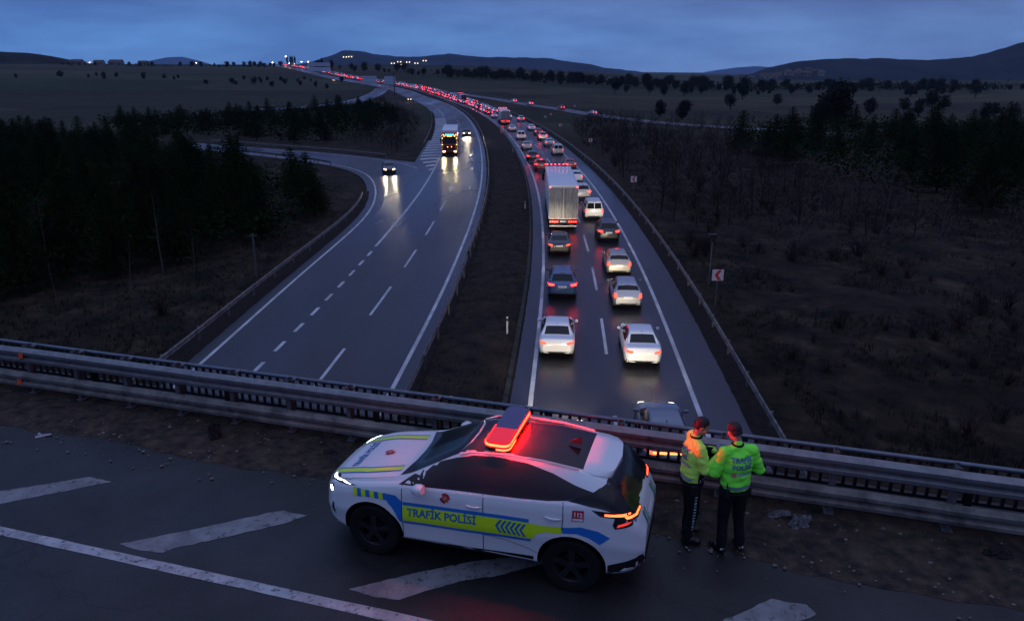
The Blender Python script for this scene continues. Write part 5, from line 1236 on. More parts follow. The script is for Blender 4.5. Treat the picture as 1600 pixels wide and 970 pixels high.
def person(name, label, loc, rz, J, jacket_mat, hair_r=1.0, beard=False, foot_rot=(0, 0)):
    """J: joints in metres, the figure faces +y"""
    root = empty(name, loc, rz); tag(root, label, 'person', 'traffic officers on the bridge')
    HR = Matrix.Rotation(J['tilt'][0], 3, 'X') @ Matrix.Rotation(J['tilt'][1], 3, 'Y') @ Matrix.Rotation(J['tilt'][2], 3, 'Z')
    hc = Vector(J['head']); H_ = lambda p: hc+HR @ Vector(p)
    b = MB()
    ellipsoid(b, H_((0, -.008, .020)), (.076, .096, .098), HR); ellipsoid(b, H_((0, .022, -.045)), (.058, .070, .072), HR); ellipsoid(b, H_((0, .068, -.088)), (.028, .022, .022), HR)
    capsule(b, H_((0, .090, .008)), .008, H_((0, .112, -.026)), .014, 8); capsule(b, H_((-.028, .082, .026)), .014, H_((.028, .082, .026)), .014, 8)
    capsule(b, H_((-.020, .090, -.062)), .007, H_((.020, .090, -.062)), .007, 8)
    for s in (-1, 1):
        ellipsoid(b, H_((s*.077, -.004, -.008)), (.010, .020, .032), HR); ellipsoid(b, H_((s*.042, .062, -.022)), (.024, .024, .028), HR)
    capsule(b, Vector(J['neck']), .056, H_((0, -.02, -.05)), .052)
    for s, k in ((-1, 'L'), (1, 'R')):
        sh, el, wr = J['sh'+k], J['el'+k], J['wr'+k]
        capsule(b, J['neck'], .05, sh, .055); capsule(b, sh, .050, el, .040); capsule(b, el, .040, wr, .028); hand(b, wr, J['hf'+k], J['hn'+k], s if k == 'R' else -1*-1*s, J.get('curl', .8))
        capsule(b, J['hip'+k], .08, J['kn'+k], .055); capsule(b, J['kn'+k], .052, J['an'+k], .036)
        a = Vector(J['an'+k]); fd = Vector((math.sin(J['fa'+k]), math.cos(J['fa'+k]), 0)); capsule(b, a+Vector((0, 0, -.04)), .034, a+fd*.14+Vector((0, 0, -.055)), .026)
    ellipsoid(b, Vector(J['chest']), (.17, .11, .22)); ellipsoid(b, Vector(J['pelvis']), (.15, .10, .14)); capsule(b, J['pelvis'], .11, J['chest'], .12)
    blob('body', b, .0062, M_SKIN, root, 2)
    # eyes and brows on the face
    for s in (-1, 1):
        e = MB(); ellipsoid(e, H_((s*.030, .084, .006)), (.011, .007, .007), HR); e.build('eye', mat('eye_white', (.5, .5, .5), .3), root, smooth=True)
        e = MB(); capsule(e, H_((s*.016, .098, .026)), .004, H_((s*.046, .088, .028)), .003, 6); e.build('eyebrow', M_HAIR, root)
    # hair
    b = MB(); ellipsoid(b, H_((0, -.020, .034)), (.083*hair_r, .097*hair_r, .098*hair_r), HR); ellipsoid(b, H_((0, -.052, -.020)), (.070, .056, .070), HR)
    def cuthair(o):
        bm = bmesh.new(); bm.from_mesh(o.data); kill = []
        for v in bm.verts:
            q = HR.transposed() @ (v.co-hc)
            if (q.y > .030 and q.z < .055+(q.y-.03)*.25) or (q.z < -.055) or (abs(q.x) > .06 and q.z < -.01 and q.y > -.03): kill.append(v)
        bmesh.ops.delete(bm, geom=kill, context='VERTS'); bm.to_mesh(o.data); bm.free()
    blob('hair', b, .008, M_HAIR, root, 2, cuthair)
    # trousers
    b = MB()
    for k in 'LR':
        capsule(b, J['hip'+k], .108, J['kn'+k], .078); a = Vector(J['an'+k]); capsule(b, J['kn'+k], .076, a+Vector((0, 0, .01)), .062)
        capsule(b, Vector(J['kn'+k])*.35+a*.65+Vector((.004, -.01, 0)), .070, a+Vector((0, 0, .05)), .066)
    ellipsoid(b, Vector(J['pelvis'])+Vector((0, 0, -.02)), (.178, .128, .16))
    tr = blob('trousers', b, .011, M_DARKCL, root, 3)
    # boots
    for k in 'LR':
        a = Vector(J['an'+k]); fd = Vector((math.sin(J['fa'+k]), math.cos(J['fa'+k]), 0)); b = MB()
        capsule(b, a+Vector((0, 0, .03)), .052, a+Vector((0, 0, -.045)), .050); capsule(b, a-fd*.035+Vector((0, 0, -.055)), .042, a+fd*.15+Vector((0, 0, -.06)), .040); ellipsoid(b, a+fd*.08+Vector((0, 0, -.04)), (.045, .045, .04))
        def flat(o):
            for v in o.data.vertices: v.co.z = max(v.co.z, .0)
        blob('boot', b, .009, M_BOOT, root, 2, flat)
    # jacket
    b = MB(); ch = Vector(J['chest']); pe = Vector(J['pelvis']); nk = Vector(J['neck'])
    ellipsoid(b, ch+Vector((0, 0, .02)), (.212, .150, .24)); ellipsoid(b, ch*.5+pe*.5+Vector((0, .01, .02)), (.200, .158, .22)); ellipsoid(b, pe+Vector((0, .0, .08)), (.196, .150, .16))
    capsule(b, J['shL'], .082, J['shR'], .082)
    for k in 'LR':
        sh, el, wr = Vector(J['sh'+k]), Vector(J['el'+k]), Vector(J['wr'+k])
        capsule(b, sh, .088, el, .070); capsule(b, el, .070, el*.12+wr*.88, .050); capsule(b, el*.5+sh*.5, .080, el*.45+sh*.55+Vector((0, .01, 0)), .078); capsule(b, nk+Vector((0, 0, -.02)), .074, sh, .080)
        capsule(b, el*.15+wr*.85, .052, el*.06+wr*.94, .050)
    capsule(b, nk+Vector((0, 0, -.01)), .074, nk+Vector((0, .004, .035)), .070)
    hem = pe.z-.035
    def cutj(o):
        for v in o.data.vertices:      # straight hem, folds in the cloth
            if v.co.z < hem and Vector((v.co.x-pe.x, v.co.y-pe.y)).length < .27: v.co.z = hem+(v.co.z-hem)*.08
            p = v.co; k = .014*noise.noise(Vector((p.x*6, p.y*6, p.z*17)))+.006*noise.noise(Vector((p.x*18, p.y*18, p.z*30)))
            v.co = v.co+v.normal*k
    jk = blob('jacket', b, .010, [jacket_mat, M_DARKCL], root, 3, cutj)
    return root, jk, tr, hem
# right officer, seen from behind
LE_ = math.radians
J2 = dict(head=(-.035, .085, 1.685), tilt=(LE_(-24), LE_(-7), LE_(12)), neck=(-.01, .01, 1.50), shL=(-.185, .0, 1.435), shR=(.185, .0, 1.425), elL=(-.285, .02, 1.16), elR=(.315, -.01, 1.155),
          wrL=(-.12, .24, 1.19), wrR=(.12, .22, 1.20), hfL=(.5, .8, .25), hfR=(-.6, .7, .25), hnL=(.5, .1, .8), hnR=(-.5, .1, .8), chest=(0, .0, 1.26), pelvis=(0, .0, .93),
          hipL=(-.095, 0, .90), hipR=(.095, 0, .90), knL=(-.105, .025, .49), knR=(.11, .02, .49), anL=(-.115, -.01, .095), anR=(.135, -.03, .095), faL=LE_(-22), faR=LE_(14))
p2, jk2, tr2, hem2 = person('person', 'right-hand officer in a bright green hi-vis jacket with his back to the camera', (2.85, 8.27, DECK_Z+.012), LE_(12), J2, M_HIVIS)
J1 = dict(head=(0, .075, 1.665), tilt=(LE_(-30), LE_(3), LE_(-6)), neck=(0, .01, 1.485), shL=(-.18, .02, 1.42), shR=(.18, .02, 1.42), elL=(-.235, .08, 1.16), elR=(.235, .09, 1.16),
          wrL=(-.07, .30, 1.29), wrR=(.085, .31, 1.27), hfL=(.35, .8, .35), hfR=(-.35, .8, .35), hnL=(.7, .1, .5), hnR=(-.7, .1, .5), chest=(0, .0, 1.25), pelvis=(0, .0, .92),
          hipL=(-.09, 0, .89), hipR=(.09, 0, .89), knL=(-.10, .03, .48), knR=(.10, .03, .48), anL=(-.11, .02, .095), anR=(.10, -.03, .095), faL=LE_(-10), faR=LE_(12))
p1, jk1, tr1, hem1 = person('person', 'left-hand officer in a yellow-green hi-vis jacket turned sideways and reading a device', (2.36, 8.52, DECK_Z+.012), LE_(-88), J1, M_HIVISY)
def back_print(jk, root, hem, zc):
    bv = bvh_of(jk)
    for i, (s_, sz) in enumerate((('TRAFİK', .082), ('POLİSİ', .082))):
        tv, tf = text2d(s_, sz, .0035, 'CENTER'); decal('lettering', bv, [(a, c+zc-.095*i) for a, c in tv], tf, 'Rt', M_LOGOB, root, .009, .03)
    poly('round_badge', bv, [(-.10+.034*math.cos(a*.5), zc-.175+.034*math.sin(a*.5)) for a in range(13)], 'Rt', M_GOLD, root, .009, .03)
    vs, fs = strip2d([(-.05, zc-.17), (.16, zc-.17)], .030); decal('reflective_band', bv, vs, fs, 'Rt', M_REFS, root, .009, .03)
    for sd, lim in (('Rt', .19), ('L', .19)):
        vs, fs = strip2d([(-lim+2*lim*i/12, hem+.10) for i in range(13)], .048); decal('reflective_band', bv, vs, fs, sd, M_REFS, root, .007, .03)
    return bv
bv2 = back_print(jk2, p2, hem2, 1.36); bv1 = back_print(jk1, p1, hem1, 1.345)
# dark open front, dark collar and lower panel of the left officer's jacket
poly('jacket_front', bv1, [(-.09, hem1+.02), (.10, hem1+.02), (.115, 1.12), (.07, 1.30), (.05, 1.47), (-.05, 1.47), (-.07, 1.30), (-.09, 1.12)], 'L', M_DARKCL, p1, .006, .03)
poly('jacket_side', bv1, [(.03, hem1+.005), (.16, hem1+.005), (.17, 1.08), (.07, 1.10), (.03, 1.05)], 'F', M_DARKCL, p1, .008, .03)
for k in range(2):
    for sg in (1, -1):
        x = .062+k*.045; poly('chevron', bv1, [(x, .965), (x+.012, .965), (x-.006, .965+sg*.028), (x-.018, .965+sg*.028)], 'F', M_PWHITE, p1, .013, .03)
bt1 = bvh_of(tr1)
for k in range(13):
    z = .22+k*.045; y = .018+.0009*k
    poly('leg_tape', bt1, [(y-.016, z), (y+.016, z+.012), (y+.014, z+.034), (y-.018, z+.022)], 'F', M_REFG if k % 2 else M_REFS, p1, .004, .03)
for p_, J_, jk_ in ((p2, J2, 0), (p1, J1, 0)):
    for k in 'LR':
        c = MB(); nk = Vector(J_['neck'])
    c = MB()
    for i in range(12):
        a = 2*math.pi*i/12; a2 = 2*math.pi*(i+1)/12; capsule(c, nk+Vector((math.cos(a)*.062, math.sin(a)*.062+.004, .040)), .018, nk+Vector((math.cos(a2)*.062, math.sin(a2)*.062+.004, .040)), .018, 8)
    c.build('collar', M_DARKCL, p_, smooth=True)
for k, (x, y) in enumerate(((-.115, -.055), (.135, -.075))):
    b = MB(); ellipsoid(b, (x+.004, y+.004, .055), (.038, .020, .022)); b.build('shoe_heel_patch', M_SHOEW, p2, smooth=True)
# radios, holsters and belts
for p_, hm_ in ((p2, hem2), (p1, hem1)):
    b = MB(); b.tube([(.19*math.cos(a*math.pi/10), .140*math.sin(a*math.pi/10)+.0, hm_+.004) for a in range(21)], .017, 6, cap=False); b.build('belt', M_DARKCL, p_, smooth=True)
    b = MB(); rbox(b, (.195, -.01, hm_-.045), (.045, .09, .15), .01); b.build('holster', M_BLACK, p_)
    b = MB(); rbox(b, (-.155, -.105, hm_+.02), (.06, .035, .11), .008); b.tube([(-.165, -.105, hm_+.07), (-.165, -.105, hm_+.17)], .006, 6); b.build('radio', M_BLACK, p_)
# what they hold
dv = MB(); rbox(dv, (0, 0, 0), (.085, .012, .165), .005); dv_o = dv.build('phone', M_BLACK, None, smooth=True, sharp=30)
M1 = Matrix.Translation(p1.location) @ Matrix.Rotation(LE_(-88), 4, 'Z')
dv_o.matrix_world = M1 @ Matrix.Translation((.005, .41, 1.335)) @ Matrix.Rotation(LE_(48), 4, 'X'); tag(dv_o, 'phone with a lit bluish screen held by the left-hand officer', 'phone')
scn = MB(); scn.box((0, -.0072, 0), (.074, .001, .150)); scn.build('screen', mat('phone_screen', (.1, .2, .3), .2, emit=(.35, .6, 1), es=.9), dv_o)
pp = MB(); rbox(pp, (0, 0, 0), (.13, .006, .18), .002); pp_o = pp.build('document_folder', mat('folder_cover', (.10, .16, .26), .5), None)
M2 = Matrix.Translation(p2.location) @ Matrix.Rotation(LE_(12), 4, 'Z')
pp_o.matrix_world = M2 @ Matrix.Translation((-.01, .36, 1.27)) @ Matrix.Rotation(LE_(-55), 4, 'X'); tag(pp_o, 'small bluish folder held in front of the right-hand officer', 'folder')
# ------------------------------------------------------------------ motorway guard rails
def guard(path, off, s0, s1, label, side=1, sp=4.0, z0=.45):
    """single steel beam on posts following the road; side +1: road lies to the left of the rail"""
    root = tag(empty('guard_rail'), label, 'guard rail')
    prof = [(.0, 0), (-.02, .012), (-.07, .055), (-.07, .105), (-.01, .145), (-.01, .17), (-.07, .205), (-.07, .255), (-.02, .30), (.0, .312)]
    n = max(2, int((s1-s0)/1.6)); vs = []; fs = []; w = len(prof)
    for i in range(n+1):
        d = s0+(s1-s0)*i/n; jz = .02*noise.noise(Vector((d*.15, off, 0)))
        for p, z in prof:
            q, t = path.at(d, off+side*p); vs.append((q.x, q.y, relief(q.x, q.y)+z0+z+jz))
    for i in range(n):
        for k in range(w-1): j = i*w+k; fs.append((j, j+w, j+w+1, j+1))
    b = MB(); b.add(vs, fs); o = b.build('beam', M_GALVD, root, smooth=True, sharp=60)
    pm = MB(); pm.box((0, 0, .36), (.06, .10, .80)); p0 = None; d = s0; cnt = 0
    while d <= s1 and cnt < 100:
        q, t = path.at(d, off+side*.07)
        c = pm.build('post', M_GALVD, root) if p0 is None else link(p0.copy(), root)
        p0 = p0 or c; c.location = (q.x, q.y, relief(q.x, q.y)); c.rotation_euler.z = math.atan2(t.y, t.x); d += sp; cnt += 1
    return root
guard(RLp, 2*LW+2.45, RLp.near(9.6*S, 18)[0], RLp.near(3, 300)[0], 'long guard rail along the right edge of the queuing carriageway')
guard(LRp, 1.0, LRp.near(-5, 20)[0], LRp.near(-4.3, 52)[0], 'short guard rail on the median nearest the bridge', 1)
guard(LRp, .92, LRp.near(-4.2, 54)[0], LRp.near(-33, 340)[0], 'long guard rail on the median beside the oncoming lanes', 1, 3.2)
guard(LEp, -1.35, LEp.near(-15.4*S, 20)[0], LEp.near(-15.3*S, 77*S)[0], 'guard rail along the outer edge of the slip road by the dark pines', -1)
guard(LEp, -1.5, LEp.near(-24*S, 105*S)[0], LEp.near(-50*S, 126*S)[0], 'low guard rail on the inner side of the far slip road bend', -1)
guard(UEp, 1.6, UEp.near(-20*S, 113*S)[0], UEp.len-1, 'guard rail on the far side of the slip road below the pine island', 1)
guard(LRp, -10.6, LRp.near(-19, 140)[0], LRp.near(-34, 262)[0], 'guard rail round the nose between slip road and motorway', -1)
guard(SRp, -3.9, 20, 160, 'faint guard rail of the side road', -1)

# ------------------------------------------------------------------ signs, posts and lamps
M_SIGNW = mat('sign_white', (.42, .42, .44), .5); M_SIGNR = mat('sign_red', (.42, .02, .03), .5); M_SIGNBACK = mat('sign_back', (.36, .42, .52), .5, .2); M_POLE = mat('sign_pole', (.09, .09, .10), .6, .3)
def chevron_sign(x, y, label, rz=0, h=1.55, s=.68):
    r_ = tag(empty('chevron_sign', (x, y, gz(x, y)), rz), label, 'road sign', 'red and white chevron signs along the right verge')
    b = MB(); b.tube([(0, .03, -.2), (0, .03, h+s)], .03, 8); b.build('pole', M_POLE, r_)
    b = MB(); b.box((0, 0, h+s/2), (s, .02, s)); b.build('panel', M_SIGNW, r_)
    k = s/2*.92; c = MB(); zc_ = h+s/2
    c.add([(-.30*s, -.014, zc_), (.02*s, -.014, zc_+k), (.34*s, -.014, zc_+k), (.02*s, -.014, zc_), (.34*s, -.014, zc_-k), (.02*s, -.014, zc_-k)], [(0, 3, 2, 1), (0, 5, 4, 3)]); c.build('chevron', M_SIGNR, r_)
chevron_sign(12.25, 42.3, 'red chevron sign nearest the bridge, beside the pole with a dark box'); chevron_sign(13.7, 83.3, 'second red chevron sign, beside the big lorry')
chevron_sign(13.9, 133.1, 'third chevron sign, at the bend past the lorry', s=.62); chevron_sign(11.0, 172, 'farthest chevron sign along the right verge', s=.62); chevron_sign(9.0, 205, 'small chevron sign just before the warning signs', s=.6)
def tri_sign(x, y, label):
    r_ = tag(empty('warning_sign', (x, y, gz(x, y))), label, 'road sign', 'triangular warning signs')
    b = MB(); b.tube([(0, .03, -.2), (0, .03, 2.6)], .04, 8); b.build('pole', M_POLE, r_)
    for k, m, yy in ((.75, M_SIGNR, 0), (.50, M_SIGNW, -.016)):
        b = MB(); v = [(0, yy, 2.2+k*.8), (-k*.75, yy, 2.2-k*.5), (k*.75, yy, 2.2-k*.5)]; b.add(v+[(a, yy+.01, c) for a, _, c in v], [(0, 1, 2), (3, 5, 4), (0, 3, 4, 1), (1, 4, 5, 2), (2, 5, 3, 0)]); b.build('border' if m is M_SIGNR else 'face', m, r_)
tri_sign(10.9, 213, 'triangular warning sign in the scrub between queue and side road'); tri_sign(15.5, 258, 'left one of the two triangular signs by the side road'); tri_sign(21.5, 262, 'right one of the two triangular signs by the side road')
t_ = tag(empty('roadside_pole', (13.0, 46.8, gz(13, 46.8))), 'thin pole with a dark box on top behind the nearest chevron sign', 'pole')
b = MB(); b.tube([(0, 0, -.2), (0, 0, 3.2)], .045, 8); b.build('pole', M_POLE, t_); b = MB(); rbox(b, (0, 0, 3.3), (.55, .30, .22), .03); b.box((.05, 0, 3.05), (.25, .2, .28)); b.build('box', M_BLACK, t_)
t_ = tag(empty('utility_pole', (-17.6, 49.0, gz(-17.6, 49))), 'weathered wooden utility pole beside the slip road guard rail', 'pole')
b = MB(); b.tube([(0, 0, -.3), (.03, 0, 3.0)], [.085, .07], 8); b.build('pole', mat('weathered_wood', (.085, .08, .075), .9, var=.4, vscale=12), t_); b = MB(); b.box((.06, 0, 2.85), (.5, .06, .06)); b.build('cross_arm', mat('weathered_wood', (.1, .1, .1)), t_)
def marker_post(x, y, label):
    r_ = tag(empty('marker_post', (x, y, gz(x, y) if abs(x+.1) > .3 else .12)), label, 'marker post')
    b = MB(); rbox(b, (0, 0, .48), (.10, .05, .98), .015); b.build('post', M_SIGNW, r_); b = MB(); b.box((0, 0, .80), (.104, .054, .14)); b.build('reflector_band', M_BLACK, r_)
marker_post(-.25, 36.6, 'white marker post standing in the median soil near the bridge')
for i, (px_, y) in enumerate(((-1.35, 74), (-2.6, 128), (-6, 170))):
    marker_post(RLp.at(RLp.near(0, y)[0], -1.6)[0].x, y, ['marker post on the median beside the big lorry', 'marker post on the median at the start of the bend', 'farthest marker post on the median'][i])
def panel_sign(x, y, w, h, z0, rz, label, rows=1):
    r_ = tag(empty('direction_sign', (x, y, relief(x, y)), rz), label, 'road sign', 'large direction signs seen from behind')
    for k in range(rows):
        b = MB(); b.box((0, 0, z0+h/2-k*(h+.8)), (w, .15, h)); b.build('panel', M_SIGNBACK, r_)
    for e in (-.42, 0, .42): b = MB(); b.tube([(e*w, .15, -.5), (e*w, .15, z0+h)], .13, 6); b.build('pole', M_POLE, r_)
    for k in (.25, .75): b = MB(); b.box((0, -.1, z0+h*k), (w, .08, .12)); b.build('brace', M_GALV, r_)
panel_sign(-93.5, 505, 9.6, 5.2, 1.6, .15, 'left one of two big pale sign panels over the distant queue'); panel_sign(-79.2, 500, 7.0, 5.0, 1.8, .15, 'right, narrower one of two big pale sign panels over the distant queue')
panel_sign(-183, 735, 21, 3.4, 6, .2, 'wide two-row sign panel near the crest of the road', 2)
b = MB(); r_ = tag(empty('lamp_mast', (-61.5, 402, 1.2)), 'tall dark mast at the tip of the pine island by the motorway', 'pole'); b.tube([(0, 0, 0), (0, 0, 11)], [.22, .14], 8); b.build('mast', M_BLACK, r_); b = MB(); b.box((0, 0, 11), (1.6, .3, .3)); b.build('lamp_head', M_BLACK, r_)
M_LW = mat('warm_lamp', (.8, .6, .3), .4, emit=(1, .55, .22), es=60); M_LC = mat('cool_lamp', (.8, .8, .8), .4, emit=(1, .82, .58), es=40)
def street_lamp(x, y, h, m, label, r=.5, z=None):
    r *= .55
    z = (relief(x, y) if z is None else z); r_ = tag(empty('street_lamp', (x, y, z)), label, 'street lamp', 'lit street lamps on the far ridge')
    b = MB(); b.tube([(0, 0, -1), (0, 0, h)], .12, 6); b.build('pole', M_BLACK, r_); b = MB(); ellipsoid(b, (0, -.3, h), (r, r, r*.55)); b.build('lamp', m, r_)
for x, y, h, m, r, lb_ in ((-282, 915, 4.5, M_LW, .8, 'warm lamp at the left end of the row on the crest of the road'), (-276, 925, 5, M_LW, .7, 'second warm lamp from the left on the crest'), (-270, 930, 11, M_LC, 1.1, 'brightest white lamp, highest over the crest of the road'),
                            (-265, 925, 3.5, M_LW, .7, 'third warm lamp from the left on the crest'), (-259, 925, 3.2, M_LW, .7, 'fourth warm lamp from the left on the crest'), (-252, 930, 5.5, M_LC, .75, 'left one of the white lamp pair right of the crest'), (-244, 930, 5.5, M_LC, .75, 'right one of the white lamp pair right of the crest'),
                            (-368, 905, 3.5, M_LC, .8, 'lone white lamp on the left ridge'), (-492, 905, 2.6, M_LW, .4, 'dim warm lamp far left on the ridge')):
    street_lamp(x, y, h, m, lb_, r)
# houses: farm buildings on the left ridge, a village on the slope of the right hill, lit houses on the blue hill
M_WALL = mat('house_wall', (.16, .16, .17), .8, objvar=.4); M_ROOFT = mat('roof_tiles', (.05, .03, .028), .8); M_WINL = mat('lit_window', (.8, .6, .3), .4, emit=(1, .80, .50), es=3.2)
HBV = []
for o in [o for o in COL.objects if o.name.startswith('hills')]:
    bm = bmesh.new(); bm.from_mesh(o.data); HBV.append(BVHTree.FromBMesh(bm)); bm.free()
def hz_(x, y):
    z = gz(x, y)
    for t in HBV:
        h = t.ray_cast(Vector((x, y, 400)), Vector((0, 0, -1)))
        if h[0]: z = max(z, h[0].z)
    return z
def house(x, y, w, d_, h, rz, label, group, lit=False, s=1):
    r_ = tag(empty('house', (x, y, hz_(x, y)-.3), rz), label, 'house', group)
    b = MB(); b.box((0, 0, h/2), (w, d_, h)); b.add([(-w/2, -d_/2, h), (-w/2, d_/2, h), (-w/2, 0, h+w*.2), (w/2, -d_/2, h), (w/2, d_/2, h), (w/2, 0, h+w*.2)], [(0, 2, 1), (3, 4, 5)]); b.build('wall', M_WALL, r_)
    b = MB(); o_ = .4
    for sg in (-1, 1): b.add([(-w/2-o_, sg*(d_/2+o_), h-.15), (w/2+o_, sg*(d_/2+o_), h-.15), (w/2+o_, 0, h+w*.2+.2), (-w/2-o_, 0, h+w*.2+.2), (-w/2-o_, sg*(d_/2+o_), h-.02), (w/2+o_, sg*(d_/2+o_), h-.02), (w/2+o_, 0, h+w*.2+.38), (-w/2-o_, 0, h+w*.2+.38)], [(0, 1, 2, 3), (4, 7, 6, 5), (0, 4, 5, 1), (1, 5, 6, 2), (3, 2, 6, 7), (0, 3, 7, 4)])
    b.build('roof', M_ROOFT, r_)
    for e in (-.3, .3): b = MB(); b.box((e*w, -d_/2-.03, h*.55), (w*.18, .06, h*.35)); b.build('window', M_WINL if lit else M_BLACK, r_)
    return r_
rh = random.Random(3)
for i in range(26):
    x = rh.uniform(395, 540); y = rh.uniform(1285, 1345)+(x-395)*.1; house(x, y, rh.uniform(9, 14), rh.uniform(7, 9), rh.uniform(3.5, 6.5), rh.uniform(-.6, .6), 'small pale house of the village at the foot of the right hill', 'village houses below the right hill')
for i, (x, y) in enumerate(((-500, 2330), (-484, 2335), (-352, 2300), (-338, 2330), (-322, 2285), (-311, 2330), (-283, 2305), (-262, 2340))):
    house(x, y, 14, 9, 7, rh.uniform(-.2, .2), 'house with lit windows on the blue hill above the motorway', 'lit houses on the blue hill', True)
for i, (x, y, w) in enumerate(((-500, 893, 12), (-478, 899, 10), (-455, 893, 14), (-430, 905, 9))):
    house(x, y, w, 8, 4, .1, ['long farm building at the left end of the left ridge', 'small farm house second from the left on the ridge', 'widest farm building on the left ridge', 'small farm house at the right end of the left ridge group'][i], 'farm buildings on the left ridge')

# ------------------------------------------------------------------ trees and scrub
M_PINE = mat('pine_needles', (.007, .0165, .0045), .9, spec=0, objvar=.45); M_BARK = mat('dark_bark', (.018, .014, .012), .95, spec=.1); M_BIRCH = mat('pale_bark', (.075, .072, .068), .85, spec=.2, var=.4, vscale=5)
M_TWIG = mat('bare_twigs', (.024, .018, .017), .95, spec=.1, objvar=.5); M_TWIGR = mat('reddish_twigs', (.030, .015, .015), .95, spec=.1, objvar=.5); M_LEAF = mat('dark_foliage', (.011, .014, .012), .95, spec=.1, objvar=.4)
def pine_meshes(seed):
    r = random.Random(seed); t = MB(); t.tube([(0, 0, -.3), (.05, .03, 2.5), (0, 0, 5.6)], [.13, .08, .02], 6)
    trunk = bpy.data.meshes.new('trunk'); trunk.from_pydata(t.v, [], t.f); trunk.materials.append(M_BARK)
    vs = []; fs = []; z = .55
    while z < 5.85:
        k = (5.95-z)/5.4; R_ = 2.35*k**.6*r.uniform(.75, 1.15)+.12; nb = max(4, int(9*k+4)); a0 = r.random()*6.28
        for j in range(nb):
            a = a0+6.283*j/nb+r.uniform(-.25, .25); Rj = R_*r.uniform(.65, 1.15); m = max(3, int(Rj*8))
            for q in range(m):
                f = (q+r.random())/m; c = Vector((math.cos(a)*Rj*f, math.sin(a)*Rj*f, z+.28*f*Rj-.30*f*f*Rj+r.uniform(-.09, .09)))
                for _ in range(3):
                    d1 = Vector((r.gauss(0, 1), r.gauss(0, 1), r.gauss(0, .6))).normalized()*r.uniform(.13, .28); d2 = Vector((r.gauss(0, 1), r.gauss(0, 1), r.gauss(.2, .6))).normalized()*.07
                    n = len(vs); vs += [tuple(c-d2), tuple(c+d2), tuple(c+d1)]; fs.append((n, n+1, n+2))
        z += .30
    cr_ = bpy.data.meshes.new('crown'); cr_.from_pydata(vs, [], fs); cr_.materials.append(M_PINE)
    return trunk, cr_
def round_meshes(seed, H=8, w=6.0, trunk_h=.9, nt=1500, leaf=.42, mt=None, lobes=13):
    r = random.Random(seed); t = MB(); t.tube([(0, 0, -.5), (.1, 0, trunk_h), (0, .1, H*.6)], [.28, .2, .08], 6)
    L_ = []
    for i in range(lobes):
        a = r.random()*6.28; rr = w*.5*r.uniform(.1, .75); L_.append((Vector((math.cos(a)*rr, math.sin(a)*rr, trunk_h+(H-trunk_h)*r.uniform(.2, .85))), r.uniform(.22, .42)*w))
    for c, q in L_[:5]: t.tube([(.05, 0, trunk_h*.9), tuple(c)], [.10, .03], 5)
    trunk = bpy.data.meshes.new('trunk'); trunk.from_pydata(t.v, [], t.f); trunk.materials.append(M_BARK); vs = []; fs = []
    for i in range(nt):
        c, q = r.choice(L_); d = Vector((r.gauss(0, 1), r.gauss(0, 1), r.gauss(0, .8))).normalized()*q*r.random()**.4; p = c+d
        for _ in range(2):
            a_ = Vector((r.gauss(0, 1), r.gauss(0, 1), r.gauss(0, 1))).normalized()*leaf; b_ = Vector((r.gauss(0, 1), r.gauss(0, 1), r.gauss(0, 1))).normalized()*leaf; n = len(vs)
            vs += [tuple(p), tuple(p+a_), tuple(p+b_)]; fs.append((n, n+1, n+2))
    cr_ = bpy.data.meshes.new('crown'); cr_.from_pydata(vs, [], fs); cr_.materials.append(mt or M_LEAF)
    return trunk, cr_
def branchy(seed, H, n1, n2, base=.08, spread=.5, upright=.8, trunk_mat=M_BIRCH, twig_mat=M_TWIG, start=.3, twr=.012):
    """bare tree: one tapered trunk mesh and one mesh of limbs and twigs"""
    r = random.Random(seed); pts = [Vector((0, 0, -.3))]; d = Vector((r.uniform(-.12, .12), r.uniform(-.1, .1), 1))
    for i in range(6): pts.append(pts[-1]+d*H/6+Vector((r.uniform(-.1, .1), r.uniform(-.1, .1), 0))*H*.06)
    t = MB(); t.tube(pts, [base*(1-.15*i) for i in range(7)], 6); tm = bpy.data.meshes.new('trunk'); tm.from_pydata(t.v, [], t.f); tm.materials.append(trunk_mat)
    w = MB()
    for i in range(n1):
        f = start+(1-start)*(i+r.random())/n1; k = min(5, int(f*6)); p = pts[k].lerp(pts[k+1], f*6-k); a = r.random()*6.28; L_ = H*spread*(1.15-f)*r.uniform(.6, 1.1)
        dr = Vector((math.cos(a), math.sin(a), upright*r.uniform(.6, 1.3))).normalized(); q = p+dr*L_*.5+Vector((0, 0, .03*L_)); e = q+(dr+Vector((0, 0, .35))).normalized()*L_*.5
        w.tube([p, q, e], [base*.35*(1.1-f), base*.2, twr*.5], 4, cap=False)
        for j in range(n2):
            g = r.uniform(.2, 1); s_ = p.lerp(e, g); dd = (dr+Vector((r.gauss(0, .6), r.gauss(0, .6), r.gauss(.3, .4)))).normalized()*L_*r.uniform(.2, .45); w.tube([s_, s_+dd*.6, s_+dd+Vector((0, 0, .05))], [twr, twr*.8, twr*.4], 3, cap=False)
    wm = bpy.data.meshes.new('crown'); wm.from_pydata(w.v, [], w.f); wm.materials.append(twig_mat)
    return tm, wm
